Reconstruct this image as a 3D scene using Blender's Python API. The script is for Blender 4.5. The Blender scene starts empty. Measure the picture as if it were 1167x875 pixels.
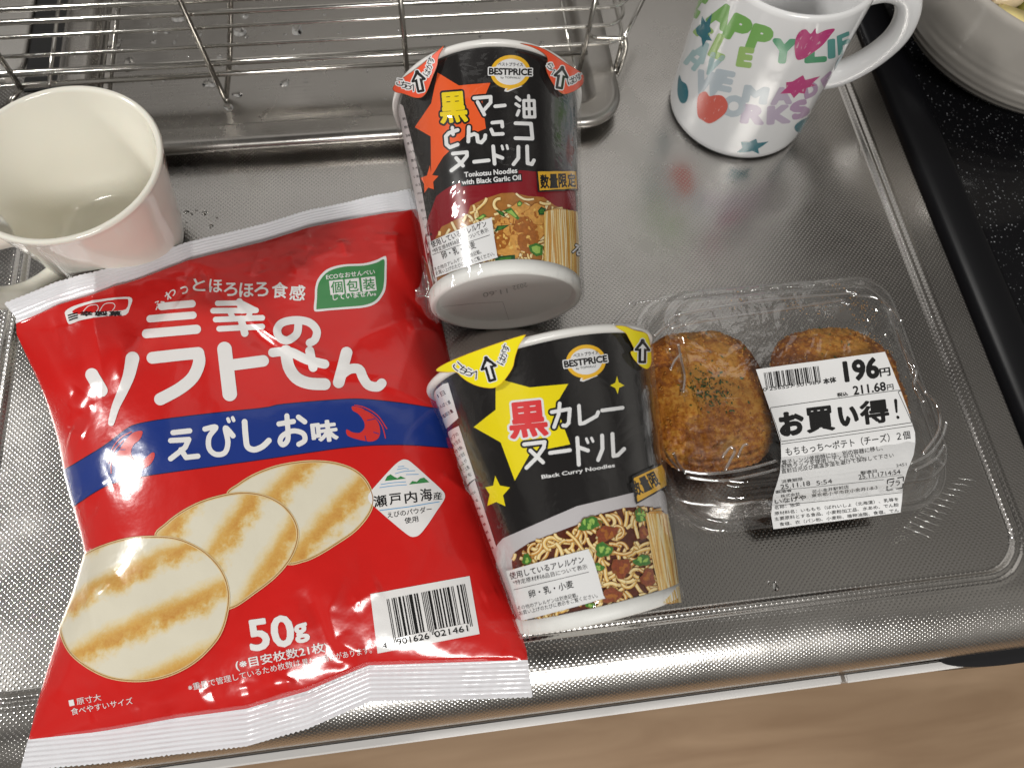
import bpy, bmesh, math, random
import numpy as np
from mathutils.geometry import tessellate_polygon
from mathutils import Vector
random.seed(7)
C = bpy.context.scene.collection
SC = bpy.context.scene
# ---------------------------------------------------------------- camera (world in mm here, metres in Blender)
CAM_A = (0.41123784, 0.11641046, -0.22982999); CF = 872.19; CH = 345.0; PCX, PCY = 583.5, 437.5
def _rot(a):
    c, s = np.cos(a[0]), np.sin(a[0]); Rx = np.array([[1,0,0],[0,c,-s],[0,s,c]])
    c, s = np.cos(a[1]), np.sin(a[1]); Rv = np.array([[c,-s,0],[s,c,0],[0,0,1]])
    c, s = np.cos(a[2]), np.sin(a[2]); Rz = np.array([[c,-s,0],[s,c,0],[0,0,1]])
    return Rz @ Rx @ Rv
CR = _rot(CAM_A)
EYE = np.array([0., 0., CH])
def rays(P):
    P = np.asarray(P, float)
    d = np.stack([(P[...,0]-PCX)/CF, -(P[...,1]-PCY)/CF, -np.ones(P.shape[:-1])], -1)
    return d @ CR.T
def at(px, py, z=0.):
    d = rays(np.array([px, py])); return EYE + d*((z-CH)/d[2])
def atY(px, py, y):
    d = rays(np.array([px, py])); return EYE + d*(y/d[1])
# ---------------------------------------------------------------- materials
MAT = {}
def nd(nt, t, **k):
    n = nt.nodes.new(t)
    for a, v in k.items(): setattr(n, a, v)
    return n
def pbr(name, col, rough=.5, metal=0., coat=0., coat_rough=.05, spec=.5, noise=0., nscale=200., bump=0., bscale=300., trans=0., ior=1.5, alpha=1., sss=0., coords='Object', rvar=0.):
    m = bpy.data.materials.new(name); m.use_nodes = True; nt = m.node_tree; b = nt.nodes['Principled BSDF']
    c = (*col, 1)
    b.inputs['Base Color'].default_value = c; b.inputs['Roughness'].default_value = rough; b.inputs['Metallic'].default_value = metal
    b.inputs['Coat Weight'].default_value = coat; b.inputs['Coat Roughness'].default_value = coat_rough
    b.inputs['Specular IOR Level'].default_value = spec; b.inputs['Transmission Weight'].default_value = trans; b.inputs['IOR'].default_value = ior
    b.inputs['Alpha'].default_value = alpha
    if sss: b.inputs['Subsurface Weight'].default_value = sss; b.inputs['Subsurface Scale'].default_value = .004
    tc = nd(nt, 'ShaderNodeTexCoord')
    if noise or rvar:
        n = nd(nt, 'ShaderNodeTexNoise'); n.inputs['Scale'].default_value = nscale; n.inputs['Detail'].default_value = 4
        nt.links.new(tc.outputs[coords], n.inputs['Vector'])
    if noise:
        r = nd(nt, 'ShaderNodeMix', data_type='RGBA'); r.blend_type = 'MIX'
        r.inputs['A'].default_value = tuple(max(0, x*(1-noise)) for x in col)+(1,)
        r.inputs['B'].default_value = tuple(min(1, x*(1+noise)) for x in col)+(1,)
        nt.links.new(n.outputs['Fac'], r.inputs['Factor']); nt.links.new(r.outputs['Result'], b.inputs['Base Color'])
    if rvar:
        mr = nd(nt, 'ShaderNodeMapRange'); mr.inputs['To Min'].default_value = max(0, rough-rvar); mr.inputs['To Max'].default_value = rough+rvar
        nt.links.new(n.outputs['Fac'], mr.inputs['Value']); nt.links.new(mr.outputs['Result'], b.inputs['Roughness'])
    if bump:
        n2 = nd(nt, 'ShaderNodeTexNoise'); n2.inputs['Scale'].default_value = bscale; n2.inputs['Detail'].default_value = 3
        nt.links.new(tc.outputs[coords], n2.inputs['Vector'])
        bp = nd(nt, 'ShaderNodeBump'); bp.inputs['Strength'].default_value = bump; bp.inputs['Distance'].default_value = .001
        nt.links.new(n2.outputs['Fac'], bp.inputs['Height']); nt.links.new(bp.outputs['Normal'], b.inputs['Normal'])
    MAT[name] = m; return m
def film(name, tint=(1,1,1), refl=.10, rough=.06, edge=.6, bump=.0, bscale=150., dist=.001, haze=0.):
    """thin clear plastic: transparent sheet with a fresnel gloss on top"""
    m = bpy.data.materials.new(name); m.use_nodes = True; nt = m.node_tree; nt.nodes.clear()
    o = nd(nt, 'ShaderNodeOutputMaterial'); tr = nd(nt, 'ShaderNodeBsdfTransparent'); gl = nd(nt, 'ShaderNodeBsdfGlossy'); mx = nd(nt, 'ShaderNodeMixShader')
    tr.inputs['Color'].default_value = (*tint, 1); gl.inputs['Roughness'].default_value = rough; gl.inputs['Color'].default_value = (.95,.95,.95,1)
    lw = nd(nt, 'ShaderNodeLayerWeight'); lw.inputs['Blend'].default_value = .5
    pw = nd(nt, 'ShaderNodeMath', operation='POWER'); pw.inputs[1].default_value = 3.0; nt.links.new(lw.outputs['Facing'], pw.inputs[0])
    mr = nd(nt, 'ShaderNodeMapRange'); mr.inputs['To Min'].default_value = refl; mr.inputs['To Max'].default_value = edge
    nt.links.new(pw.outputs[0], mr.inputs['Value']); nt.links.new(mr.outputs['Result'], mx.inputs[0])
    nt.links.new(tr.outputs[0], mx.inputs[1]); nt.links.new(gl.outputs[0], mx.inputs[2])
    last = mx
    if haze:
        df = nd(nt, 'ShaderNodeBsdfDiffuse'); df.inputs['Color'].default_value = (.8,.8,.8,1); m2 = nd(nt, 'ShaderNodeMixShader'); m2.inputs[0].default_value = haze
        nt.links.new(mx.outputs[0], m2.inputs[1]); nt.links.new(df.outputs[0], m2.inputs[2]); last = m2
    nt.links.new(last.outputs[0], o.inputs['Surface'])
    if bump:
        tc = nd(nt, 'ShaderNodeTexCoord'); n = nd(nt, 'ShaderNodeTexNoise'); n.inputs['Scale'].default_value = bscale; n.inputs['Detail'].default_value = 3
        n.inputs['Distortion'].default_value = .6
        bp = nd(nt, 'ShaderNodeBump'); bp.inputs['Strength'].default_value = bump; bp.inputs['Distance'].default_value = dist
        nt.links.new(tc.outputs['Object'], n.inputs['Vector']); nt.links.new(n.outputs['Fac'], bp.inputs['Height'])
        nt.links.new(bp.outputs['Normal'], gl.inputs['Normal'])
    MAT[name] = m; return m
# ---------------------------------------------------------------- objects
def tag(o, label=None, cat=None, group=None, kind=None):
    if label: o['label'] = label
    if cat: o['category'] = cat
    if group: o['group'] = group
    if kind: o['kind'] = kind
    return o
def thing(name, label, cat, loc, group=None):
    o = bpy.data.objects.new(name, None); o.empty_display_size = .02; C.objects.link(o)
    o.location = (loc[0]/1000, loc[1]/1000, loc[2]/1000); tag(o, label, cat, group); return o
def mk(name, V, Fc, mats, parent=None, smooth=True, mi=None, normals=None, uv=None, loc=None):
    """V in mm, world coordinates"""
    V = np.asarray(V, float)/1000.0
    base = np.zeros(3); p = parent
    while p is not None: base += np.array(p.location[:]); p = p.parent
    if loc is not None and parent is None: base = np.array(loc)/1000.
    me = bpy.data.meshes.new(name)
    me.from_pydata((V-base).tolist(), [], [tuple(int(i) for i in f) for f in Fc])
    if not isinstance(mats, (list, tuple)): mats = [mats]
    for m in mats: me.materials.append(MAT[m])
    if mi is not None: me.polygons.foreach_set('material_index', np.asarray(mi, np.int32))
    if smooth: me.polygons.foreach_set('use_smooth', np.ones(len(me.polygons), bool))
    if uv is not None:
        ul = me.uv_layers.new(name='UVMap'); idx = np.empty(len(me.loops), np.int32); me.loops.foreach_get('vertex_index', idx)
        ul.data.foreach_set('uv', np.asarray(uv, float)[idx].ravel())
    me.update()
    if normals is not None: me.normals_split_custom_set_from_vertices(np.asarray(normals, float).tolist())
    o = bpy.data.objects.new(name, me); C.objects.link(o)
    if parent is not None: o.parent = parent
    elif loc is not None: o.location = tuple(base)
    return o
class MB:
    def __init__(s): s.V = []; s.F = []; s.M = []
    def add(s, V, F, m=0):
        n = len(s.V); s.V += [tuple(map(float, v)) for v in V]; s.F += [tuple(int(i)+n for i in f) for f in F]; s.M += [m]*len(F)
    def box(s, x0, x1, y0, y1, z0, z1, m=0):
        s.add([(x0,y0,z0),(x1,y0,z0),(x1,y1,z0),(x0,y1,z0),(x0,y0,z1),(x1,y0,z1),(x1,y1,z1),(x0,y1,z1)],
              [(3,2,1,0),(4,5,6,7),(0,1,5,4),(1,2,6,5),(2,3,7,6),(3,0,4,7)], m)
    def tube(s, pts, r, n=10, m=0, cap=True):
        P = [np.array(p, float) for p in pts]; N = len(P); rr = r if isinstance(r, (list, tuple, np.ndarray)) else [r]*N
        T = [(P[min(i+1,N-1)]-P[max(i-1,0)]) for i in range(N)]; T = [t/max(1e-9, np.linalg.norm(t)) for t in T]
        u = np.cross(T[0], [0,0,1.]);
        if np.linalg.norm(u) < .05: u = np.cross(T[0], [1.,0,0])
        u /= np.linalg.norm(u); V = []
        for i in range(N):
            u = u-T[i]*np.dot(u, T[i]); u /= np.linalg.norm(u); w = np.cross(T[i], u)
            for k in range(n):
                a = 2*math.pi*k/n; V.append(P[i]+rr[i]*(math.cos(a)*u+math.sin(a)*w))
        Fs = [(i*n+k, i*n+(k+1)%n, (i+1)*n+(k+1)%n, (i+1)*n+k) for i in range(N-1) for k in range(n)]
        if cap: Fs += [tuple(range(n))[::-1], tuple((N-1)*n+k for k in range(n))]
        s.add(V, Fs, m)
    def lathe(s, prof, c, ax=(0,0,1), n=64, m=0, mfun=None):
        ax = np.array(ax, float); ax /= np.linalg.norm(ax); u = np.cross(ax, [0,0,1.])
        if np.linalg.norm(u) < .01: u = np.array([1.,0,0])
        u /= np.linalg.norm(u); w = np.cross(ax, u); V = []
        for r, z in prof:
            for k in range(n):
                a = 2*math.pi*k/n; V.append(np.array(c)+ax*z+r*(math.cos(a)*u+math.sin(a)*w))
        Fs = []; N = len(prof)
        for i in range(N-1):
            for k in range(n): Fs.append((i*n+k, i*n+(k+1)%n, (i+1)*n+(k+1)%n, (i+1)*n+k))
        s.add(V, Fs, m)
    def build(s, name, mats, parent=None, smooth=True, **k): return mk(name, s.V, s.F, mats, parent, smooth, s.M, **k)
def spline(pts, n=8, closed=False):
    """catmull-rom through points"""
    P = [np.array(p, float) for p in pts]; out = []; N = len(P)
    R = range(N if closed else N-1)
    for i in R:
        p0 = P[(i-1) % N] if closed or i > 0 else P[0]; p1 = P[i]; p2 = P[(i+1) % N]; p3 = P[(i+2) % N] if closed or i+2 < N else P[-1]
        for k in range(n):
            t = k/n; out.append(.5*((2*p1)+(-p0+p2)*t+(2*p0-5*p1+4*p2-p3)*t*t+(-p0+3*p1-3*p2+p3)*t**3))
    if not closed: out.append(P[-1])
    return np.array(out)
# ---------------------------------------------------------------- smooth numpy noise (sums of waves, warped)
_rs = np.random.RandomState(3)
_W = [(_rs.uniform(0, 2*math.pi), _rs.uniform(0, 2*math.pi), _rs.uniform(.7, 1.5)) for _ in range(40)]
def wnoise(x, y, wl, k=0, n=6):
    o = 0
    for i in range(n):
        a, p, f = _W[(k*7+i) % 40]; w = 2*math.pi/wl*f
        o = o+np.sin((x*math.cos(a)+y*math.sin(a))*w+p+1.3*np.sin((y*math.cos(a)-x*math.sin(a))*w*.6+p*2))
    return o/n
# ---------------------------------------------------------------- surfaces that carry print
class HeightSurf:
    def __init__(s, h, z0=10, cell=1.3, gcell=None): s.h = h; s.z0 = z0; s.cu = s.cv = cell; s.e = .4
    def from_px(s, P):
        d = rays(P); z = np.full(d.shape[:-1], float(s.z0))
        for _ in range(34):
            q = EYE+d*((z-CH)/d[...,2])[...,None]; z = .6*z+.4*s.h(q[...,0], q[...,1])
        q = EYE+d*((z-CH)/d[...,2])[...,None]; return q[...,:2]
    def ev(s, uv, off):
        x, y = uv[:,0], uv[:,1]; e = s.e; z = s.h(x, y)
        nx = -(s.h(x+e, y)-s.h(x-e, y))/(2*e); ny = -(s.h(x, y+e)-s.h(x, y-e))/(2*e)
        N = np.stack([nx, ny, np.ones_like(nx)], 1); N /= np.linalg.norm(N, axis=1)[:,None]
        return np.stack([x, y, z], 1)+N*off, N
def gridded(h, x0, x1, y0, y1, d=.4):
    xs = np.arange(x0, x1, d); ys = np.arange(y0, y1, d); X, Y = np.meshgrid(xs, ys, indexing='ij'); G = h(X, Y)
    def f(x, y):
        u = np.clip((np.asarray(x)-x0)/d, 0, len(xs)-1.001); v = np.clip((np.asarray(y)-y0)/d, 0, len(ys)-1.001); i = u.astype(int); j = v.astype(int); a = u-i; b = v-j
        return (G[i,j]*(1-a)+G[i+1,j]*a)*(1-b)+(G[i,j+1]*(1-a)+G[i+1,j+1]*a)*b
    return f
class ConeSurf:
    """u = angle (rad) , v = mm along the axis from C; radius r0 at v=0, r1 at v=L"""
    def __init__(s, Cc, ax, r0, r1, L, seg=3.0):
        s.C = np.array(Cc, float); s.a = np.array(ax, float)/np.linalg.norm(ax); s.r0 = r0; s.k = (r1-r0)/L; s.L = L
        if abs(s.a[2]) > .9: s.w = np.array([0,-1.,0])
        else:
            s.w = np.array([0,0,1.])-s.a*s.a[2]
        s.w -= s.a*np.dot(s.w, s.a); s.w /= np.linalg.norm(s.w); s.u = np.cross(s.w, s.a)
        s.cu = math.radians(seg); s.cv = 1e9
    def from_px(s, P):
        d = rays(P); d = d/np.linalg.norm(d, axis=-1)[...,None]; o = EYE-s.C
        da = d@s.a; oa = o@s.a; dp = d-da[...,None]*s.a; op = o-oa*s.a
        k = s.k; A = (dp*dp).sum(-1)-(k*da)**2; B = 2*((dp@op)-k*da*(s.r0+k*oa)); Cq = op@op-(s.r0+k*oa)**2
        D = np.maximum(B*B-4*A*Cq, 0); t = (-B-np.sqrt(D))/(2*A)
        q = EYE+d*t[...,None]-s.C; v = q@s.a; return np.stack([np.arctan2(q@s.u, q@s.w), v], -1)
    def ev(s, uv, off):
        th, v = uv[:,0], uv[:,1]; r = s.r0+s.k*v; dr = np.cos(th)[:,None]*s.w+np.sin(th)[:,None]*s.u
        N = dr-s.k*s.a; N /= np.linalg.norm(N, axis=1)[:,None]
        return s.C+v[:,None]*s.a+r[:,None]*dr+N*off, N
# ---------------------------------------------------------------- flat art in photo pixels, laid onto a surface
_TX = {}
def text_mesh(s, bold=0.):
    key = (s, bold)
    if key in _TX: return _TX[key]
    cd = bpy.data.curves.new('lettering', 'FONT'); cd.body = s; cd.size = 1; cd.offset = bold; cd.resolution_u = 3
    o = bpy.data.objects.new('lettering', cd); C.objects.link(o); bpy.context.view_layer.update()
    me = o.to_mesh(); V = np.array([v.co[:2] for v in me.vertices]); Fs = [tuple(p.vertices) for p in me.polygons]
    o.to_mesh_clear(); bpy.data.objects.remove(o); bpy.data.curves.remove(cd)
    if not len(V): V = np.zeros((3,2)); Fs = []
    _TX[key] = (V, Fs); return V, Fs
_TF = {}
def text_field(st, b, res):
    """lettering swelled by b em: signed distance of the outline, contoured on a fine grid"""
    key = (st, b, res)
    if key in _TF: return _TF[key]
    V, Fs = text_mesh(st, 0.); ec = {}
    for f in Fs:
        for i in range(len(f)):
            a, c = f[i], f[(i+1) % len(f)]; k = (min(a, c), max(a, c)); ec[k] = ec.get(k, 0)+1
    E_ = np.array([k for k, n in ec.items() if n == 1]); pad = b+3*res
    x0, y0 = V.min(0)-pad; x1, y1 = V.max(0)+pad; nx = int((x1-x0)/res)+2; ny = int((y1-y0)/res)+2
    X, Y = np.meshgrid(x0+res*np.arange(nx), y0+res*np.arange(ny), indexing='ij'); D = np.full(X.shape, 1.); ins = np.zeros(X.shape, bool)
    R = b+2.5*res
    for i, j in E_:
        a, c = V[i], V[j]; lo = np.minimum(a, c)-R; hi = np.maximum(a, c)+R
        i0, i1 = max(0, int((lo[0]-x0)/res)), int((hi[0]-x0)/res)+2; j0, j1 = max(0, int((lo[1]-y0)/res)), int((hi[1]-y0)/res)+2
        xx, yy = X[i0:i1,j0:j1]-a[0], Y[i0:i1,j0:j1]-a[1]; e = c-a; L = max(1e-12, e@e); u = np.clip((xx*e[0]+yy*e[1])/L, 0, 1)
        D[i0:i1,j0:j1] = np.minimum(D[i0:i1,j0:j1], np.hypot(xx-u*e[0], yy-u*e[1]))
    for f in Fs:
        for t in range(1, len(f)-1):
            a, b_, c = V[f[0]], V[f[t]], V[f[t+1]]; lo = np.minimum(np.minimum(a, b_), c); hi = np.maximum(np.maximum(a, b_), c)
            i0, i1 = max(0, int((lo[0]-x0)/res)), int((hi[0]-x0)/res)+2; j0, j1 = max(0, int((lo[1]-y0)/res)), int((hi[1]-y0)/res)+2
            xx, yy = X[i0:i1,j0:j1], Y[i0:i1,j0:j1]
            def s_(p, q): return (q[0]-p[0])*(yy-p[1])-(q[1]-p[1])*(xx-p[0])
            s1, s2, s3 = s_(a, b_), s_(b_, c), s_(c, a); ins[i0:i1,j0:j1] |= ((s1 >= 0) & (s2 >= 0) & (s3 >= 0)) | ((s1 <= 0) & (s2 <= 0) & (s3 <= 0))
    D = np.where(ins, -D, D)-b
    q = Art(); q.field(X, Y, D, res, '', 0); _TF[key] = (q.items[0][0], q.items[0][1]); return _TF[key]
class Art:
    def __init__(s): s.items = []       # (V px, faces, mat, layer, precut)
    def raw(s, V, Fs, mat, layer, pre=False): s.items.append((np.asarray(V, float), Fs, mat, layer, pre))
    def text(s, st, bl, br, h, mat, layer, bold=.0, skew=0., grow=0., fit=False):
        """bbox of the string st is fitted to baseline bl-br and height h (px); grow: extra outline (px)"""
        V0, F0 = text_mesh(st, 0.0)
        mn, mx = V0.min(0), V0.max(0)
        bl, br = np.array(bl, float), np.array(br, float); e = br-bl; L = np.linalg.norm(e); up = np.array([e[1], -e[0]])/L
        b = bold*.8
        if grow: b += grow/(h/max(.05, (mx[1]-mn[1])))
        V, Fs, pre = V0, F0, False
        if b > 0: V, Fs = text_field(st, round(b, 3), .022 if h > 9 else .034); pre = True
        if fit: mn, mx = V.min(0), V.max(0)
        u = (V[:,0]-mn[0])/max(1e-6, mx[0]-mn[0]); w = (V[:,1]-mn[1])/max(1e-6, mx[1]-mn[1])
        P = bl+u[:,None]*e+w[:,None]*(up*h+np.array([skew*h, 0]))
        s.raw(P, Fs, mat, layer, pre)
    def box(s, st, x0, y0, x1, y1, mat, layer, slope=-.13, bold=.03, grow=0.):
        """text fitted into an upright pixel box, baseline rising by slope"""
        w = x1-x0; h = (y1-y0)-abs(slope)*w
        if slope < 0: bl = (x0-slope*h, y1); br = (x1, y1+slope*(w+slope*h))
        else: bl = (x0, y1-slope*w); br = (x1-slope*h, y1)
        s.text(st, bl, br, h, mat, layer, bold, grow=grow)
    def poly(s, P, mat, layer):
        P = [tuple(map(float, p)) for p in P]
        T = tessellate_polygon([[Vector((p[0], p[1], 0)) for p in P]]); s.raw(P, [tuple(t) for t in T], mat, layer)
    def line(s, P, w, mat, layer):
        P = np.asarray(P, float); n = len(P); T = np.gradient(P, axis=0); T /= np.linalg.norm(T, axis=1)[:,None]; N = np.stack([-T[:,1], T[:,0]], 1)
        ww = np.asarray(w, float)*np.ones(n); V = np.concatenate([P+N*ww[:,None]/2, P-N*ww[:,None]/2])
        s.raw(V, [(i, i+1, n+i+1, n+i) for i in range(n-1)], mat, layer)
    def ring(s, c, rx, ry, w, mat, layer, rot=0., n=40):
        a = np.linspace(0, 2*math.pi, n+1); cr, sr = math.cos(rot), math.sin(rot)
        def E(k): x = (rx+k)*np.cos(a); y = (ry+k)*np.sin(a); return np.stack([c[0]+x*cr-y*sr, c[1]+x*sr+y*cr], 1)
        V = np.concatenate([E(w/2), E(-w/2)]); s.raw(V, [(i, i+1, n+2+i, n+1+i) for i in range(n)], mat, layer)
    def ell(s, c, rx, ry, mat, layer, rot=0., n=40, wob=0., seed=0):
        a = np.linspace(0, 2*math.pi, n, endpoint=False); k = 1+wob*np.sin(3*a+seed)+wob*.7*np.sin(5*a+seed*2)+wob*.5*np.sin(9*a+seed*3)
        x = rx*k*np.cos(a); y = ry*k*np.sin(a); cr, sr = math.cos(rot), math.sin(rot)
        s.raw(np.stack([c[0]+x*cr-y*sr, c[1]+x*sr+y*cr], 1), [tuple(range(n))], mat, layer)
    def strokes(s, S, mat, layer, grow=0., res=.55, minus=None):
        """union of thick round-capped polylines: S = [(points, width or [w0,w1]), ...], contoured on a fine grid"""
        segs = []
        for P, w in S:
            P = np.asarray(P, float); n = len(P); ws = np.linspace(w[0], w[1], n) if isinstance(w, (list, tuple)) else np.full(n, float(w))
            for i in range(n-1): segs.append((P[i], P[i+1], ws[i]/2+grow, ws[i+1]/2+grow))
        A = np.array([q for a, b, r, t in segs for q in (a-max(r, t)-2, a+max(r, t)+2, b-max(r, t)-2, b+max(r, t)+2)])
        x0, y0 = A.min(0); x1, y1 = A.max(0); nx = int((x1-x0)/res)+2; ny = int((y1-y0)/res)+2
        X, Y = np.meshgrid(x0+res*np.arange(nx), y0+res*np.arange(ny), indexing='ij'); D = np.full(X.shape, 1e9)
        for a, b, r, t in segs:
            e = b-a; L = max(1e-9, e@e); u = np.clip(((X-a[0])*e[0]+(Y-a[1])*e[1])/L, 0, 1)
            D = np.minimum(D, np.hypot(X-a[0]-u*e[0], Y-a[1]-u*e[1])-(r+(t-r)*u))
        s.field(X, Y, D, res, mat, layer)
    def field(s, X, Y, D, res, mat, layer):
        V = []; Fs = []; nx, ny = X.shape; ins = D < 0
        for i in range(nx-1):
            run = None
            for j in range(ny-1):
                q = (ins[i,j], ins[i+1,j], ins[i+1,j+1], ins[i,j+1])
                if all(q):
                    if run is None: run = j
                    elif j-run >= 4:
                        k = len(V); V += [(X[i,run],Y[i,run]),(X[i+1,run],Y[i+1,run]),(X[i+1,j],Y[i+1,j]),(X[i,j],Y[i,j])]; Fs.append((k,k+1,k+2,k+3)); run = j
                    if j < ny-2: continue
                    k = len(V); V += [(X[i,run],Y[i,run]),(X[i+1,run],Y[i+1,run]),(X[i+1,j+1],Y[i+1,j+1]),(X[i,j+1],Y[i,j+1])]; Fs.append((k,k+1,k+2,k+3)); run = None; continue
                if run is not None:
                    k = len(V); V += [(X[i,run],Y[i,run]),(X[i+1,run],Y[i+1,run]),(X[i+1,j],Y[i+1,j]),(X[i,j],Y[i,j])]; Fs.append((k,k+1,k+2,k+3)); run = None
                if any(q):
                    cc = [(i,j),(i+1,j),(i+1,j+1),(i,j+1)]; pg = []
                    for t in range(4):
                        a, b = cc[t], cc[(t+1) % 4]; da, db = D[a], D[b]
                        if da < 0: pg.append((X[a], Y[a]))
                        if (da < 0) != (db < 0):
                            f = da/(da-db); pg.append((X[a]+(X[b]-X[a])*f, Y[a]+(Y[b]-Y[a])*f))
                    if len(pg) > 2:
                        k = len(V); V += pg; Fs.append(tuple(range(k, k+len(pg))))
        s.raw(np.array(V), Fs, mat, layer, True)
    def build(s, surf, name, parent, clip=None, base=.08, step=.035):
        VV = []; NN = []; FF = []; MI = []; UV = []; mats = []; n0 = 0
        for V, Fs, mat, layer, pre in s.items:
            if not len(Fs): continue
            if mat not in mats: mats.append(mat)
            # pre-subdivide long edges in pixel space, then map, then cut on the surface grid
            bm = bmesh.new(); vs = [bm.verts.new((v[0], v[1], 0)) for v in V]
            for f in Fs:
                try: bm.faces.new([vs[i] for i in f])
                except ValueError: pass
            lo, hi = V.min(0), V.max(0)
            if not pre:
                g = 16.
                for ax in (0, 1):
                    for c in np.arange(math.ceil(lo[ax]/g)*g, hi[ax], g):
                        co = [0,0,0]; no = [0,0,0]; co[ax] = c; no[ax] = 1
                        bmesh.ops.bisect_plane(bm, geom=bm.verts[:]+bm.edges[:]+bm.faces[:], plane_co=co, plane_no=no, dist=1e-5)
            P = np.array([v.co[:2] for v in bm.verts]); uv = surf.from_px(P)
            if clip: uv = clip(uv)
            for v, q in zip(bm.verts, uv): v.co = (q[0], q[1], 0)
            px = {}
            lo, hi = uv.min(0), uv.max(0)
            for ax, c_ in ((0, surf.cu), (1, surf.cv)):
                if c_ > 1e6 or pre: continue
                for c in np.arange(math.ceil(lo[ax]/c_)*c_, hi[ax], c_):
                    co = [0,0,0]; no = [0,0,0]; co[ax] = c; no[ax] = 1
                    bmesh.ops.bisect_plane(bm, geom=bm.verts[:]+bm.edges[:]+bm.faces[:], plane_co=co, plane_no=no, dist=1e-6)
            bm.verts.index_update(); U = np.array([v.co[:2] for v in bm.verts])
            if not len(U): bm.free(); continue
            Q, N = surf.ev(U, base+step*layer)
            for f in bm.faces:
                ids = [v.index for v in f.verts]
                a, b, c = Q[ids[0]], Q[ids[1]], Q[ids[2]]
                nn = np.zeros(3)
                for t in range(len(ids)): nn += np.cross(Q[ids[t]], Q[ids[(t+1) % len(ids)]])
                if nn@nn < 1e-16: continue
                if nn@N[ids[0]] < 0: ids = ids[::-1]
                FF.append([i+n0 for i in ids]); MI.append(mats.index(mat))
            VV.append(Q); NN.append(N); UV.append(U); n0 += len(U); bm.free()
        return mk(name, np.concatenate(VV), FF, mats, parent, True, MI, np.concatenate(NN), np.concatenate(UV))
def conv(ox, oy, sc): return lambda L: [(ox+sc*x, oy+sc*y) for x, y in L]
EAN_L = '0001101 0011001 0010011 0111101 0100011 0110001 0101111 0111011 0110111 0001011'.split()
def ean13(code):
    par = ['LLLLLL','LLGLGG','LLGGLG','LLGGGL','LGLLGG','LGGLLG','LGGGLL','LGLGLG','LGLGGL','LGGLGL'][int(code[0])]
    o = '101'
    for c, p in zip(code[1:7], par): l = EAN_L[int(c)]; o += l if p == 'L' else ''.join('1' if k == '0' else '0' for k in l)[::-1]
    o += '01010'
    for c in code[7:]: o += ''.join('1' if k == '0' else '0' for k in EAN_L[int(c)])
    return o+'101'
def bars(art, code, tl, tr, br, bl, mat, layer):
    b = ean13(code); n = len(b); tl, tr, br, bl = map(np.array, (tl, tr, br, bl)); V = []; Fs = []; i = 0
    while i < n:
        if b[i] == '1':
            j = i
            while j < n and b[j] == '1': j += 1
            ext = 1.08 if i < 3 or i > n-4 or 44 < i < 50 else 1.0
            for t, sgn in ((i, 0), (j, 1)):
                top = tl+(tr-tl)*t/n; bot = bl+(br-bl)*t/n; V += [top, top+(bot-top)*ext]
            k = len(V)-4; Fs.append((k, k+2, k+3, k+1)); i = j
        else: i += 1
    art.raw(np.array(V), Fs, mat, layer)
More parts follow.
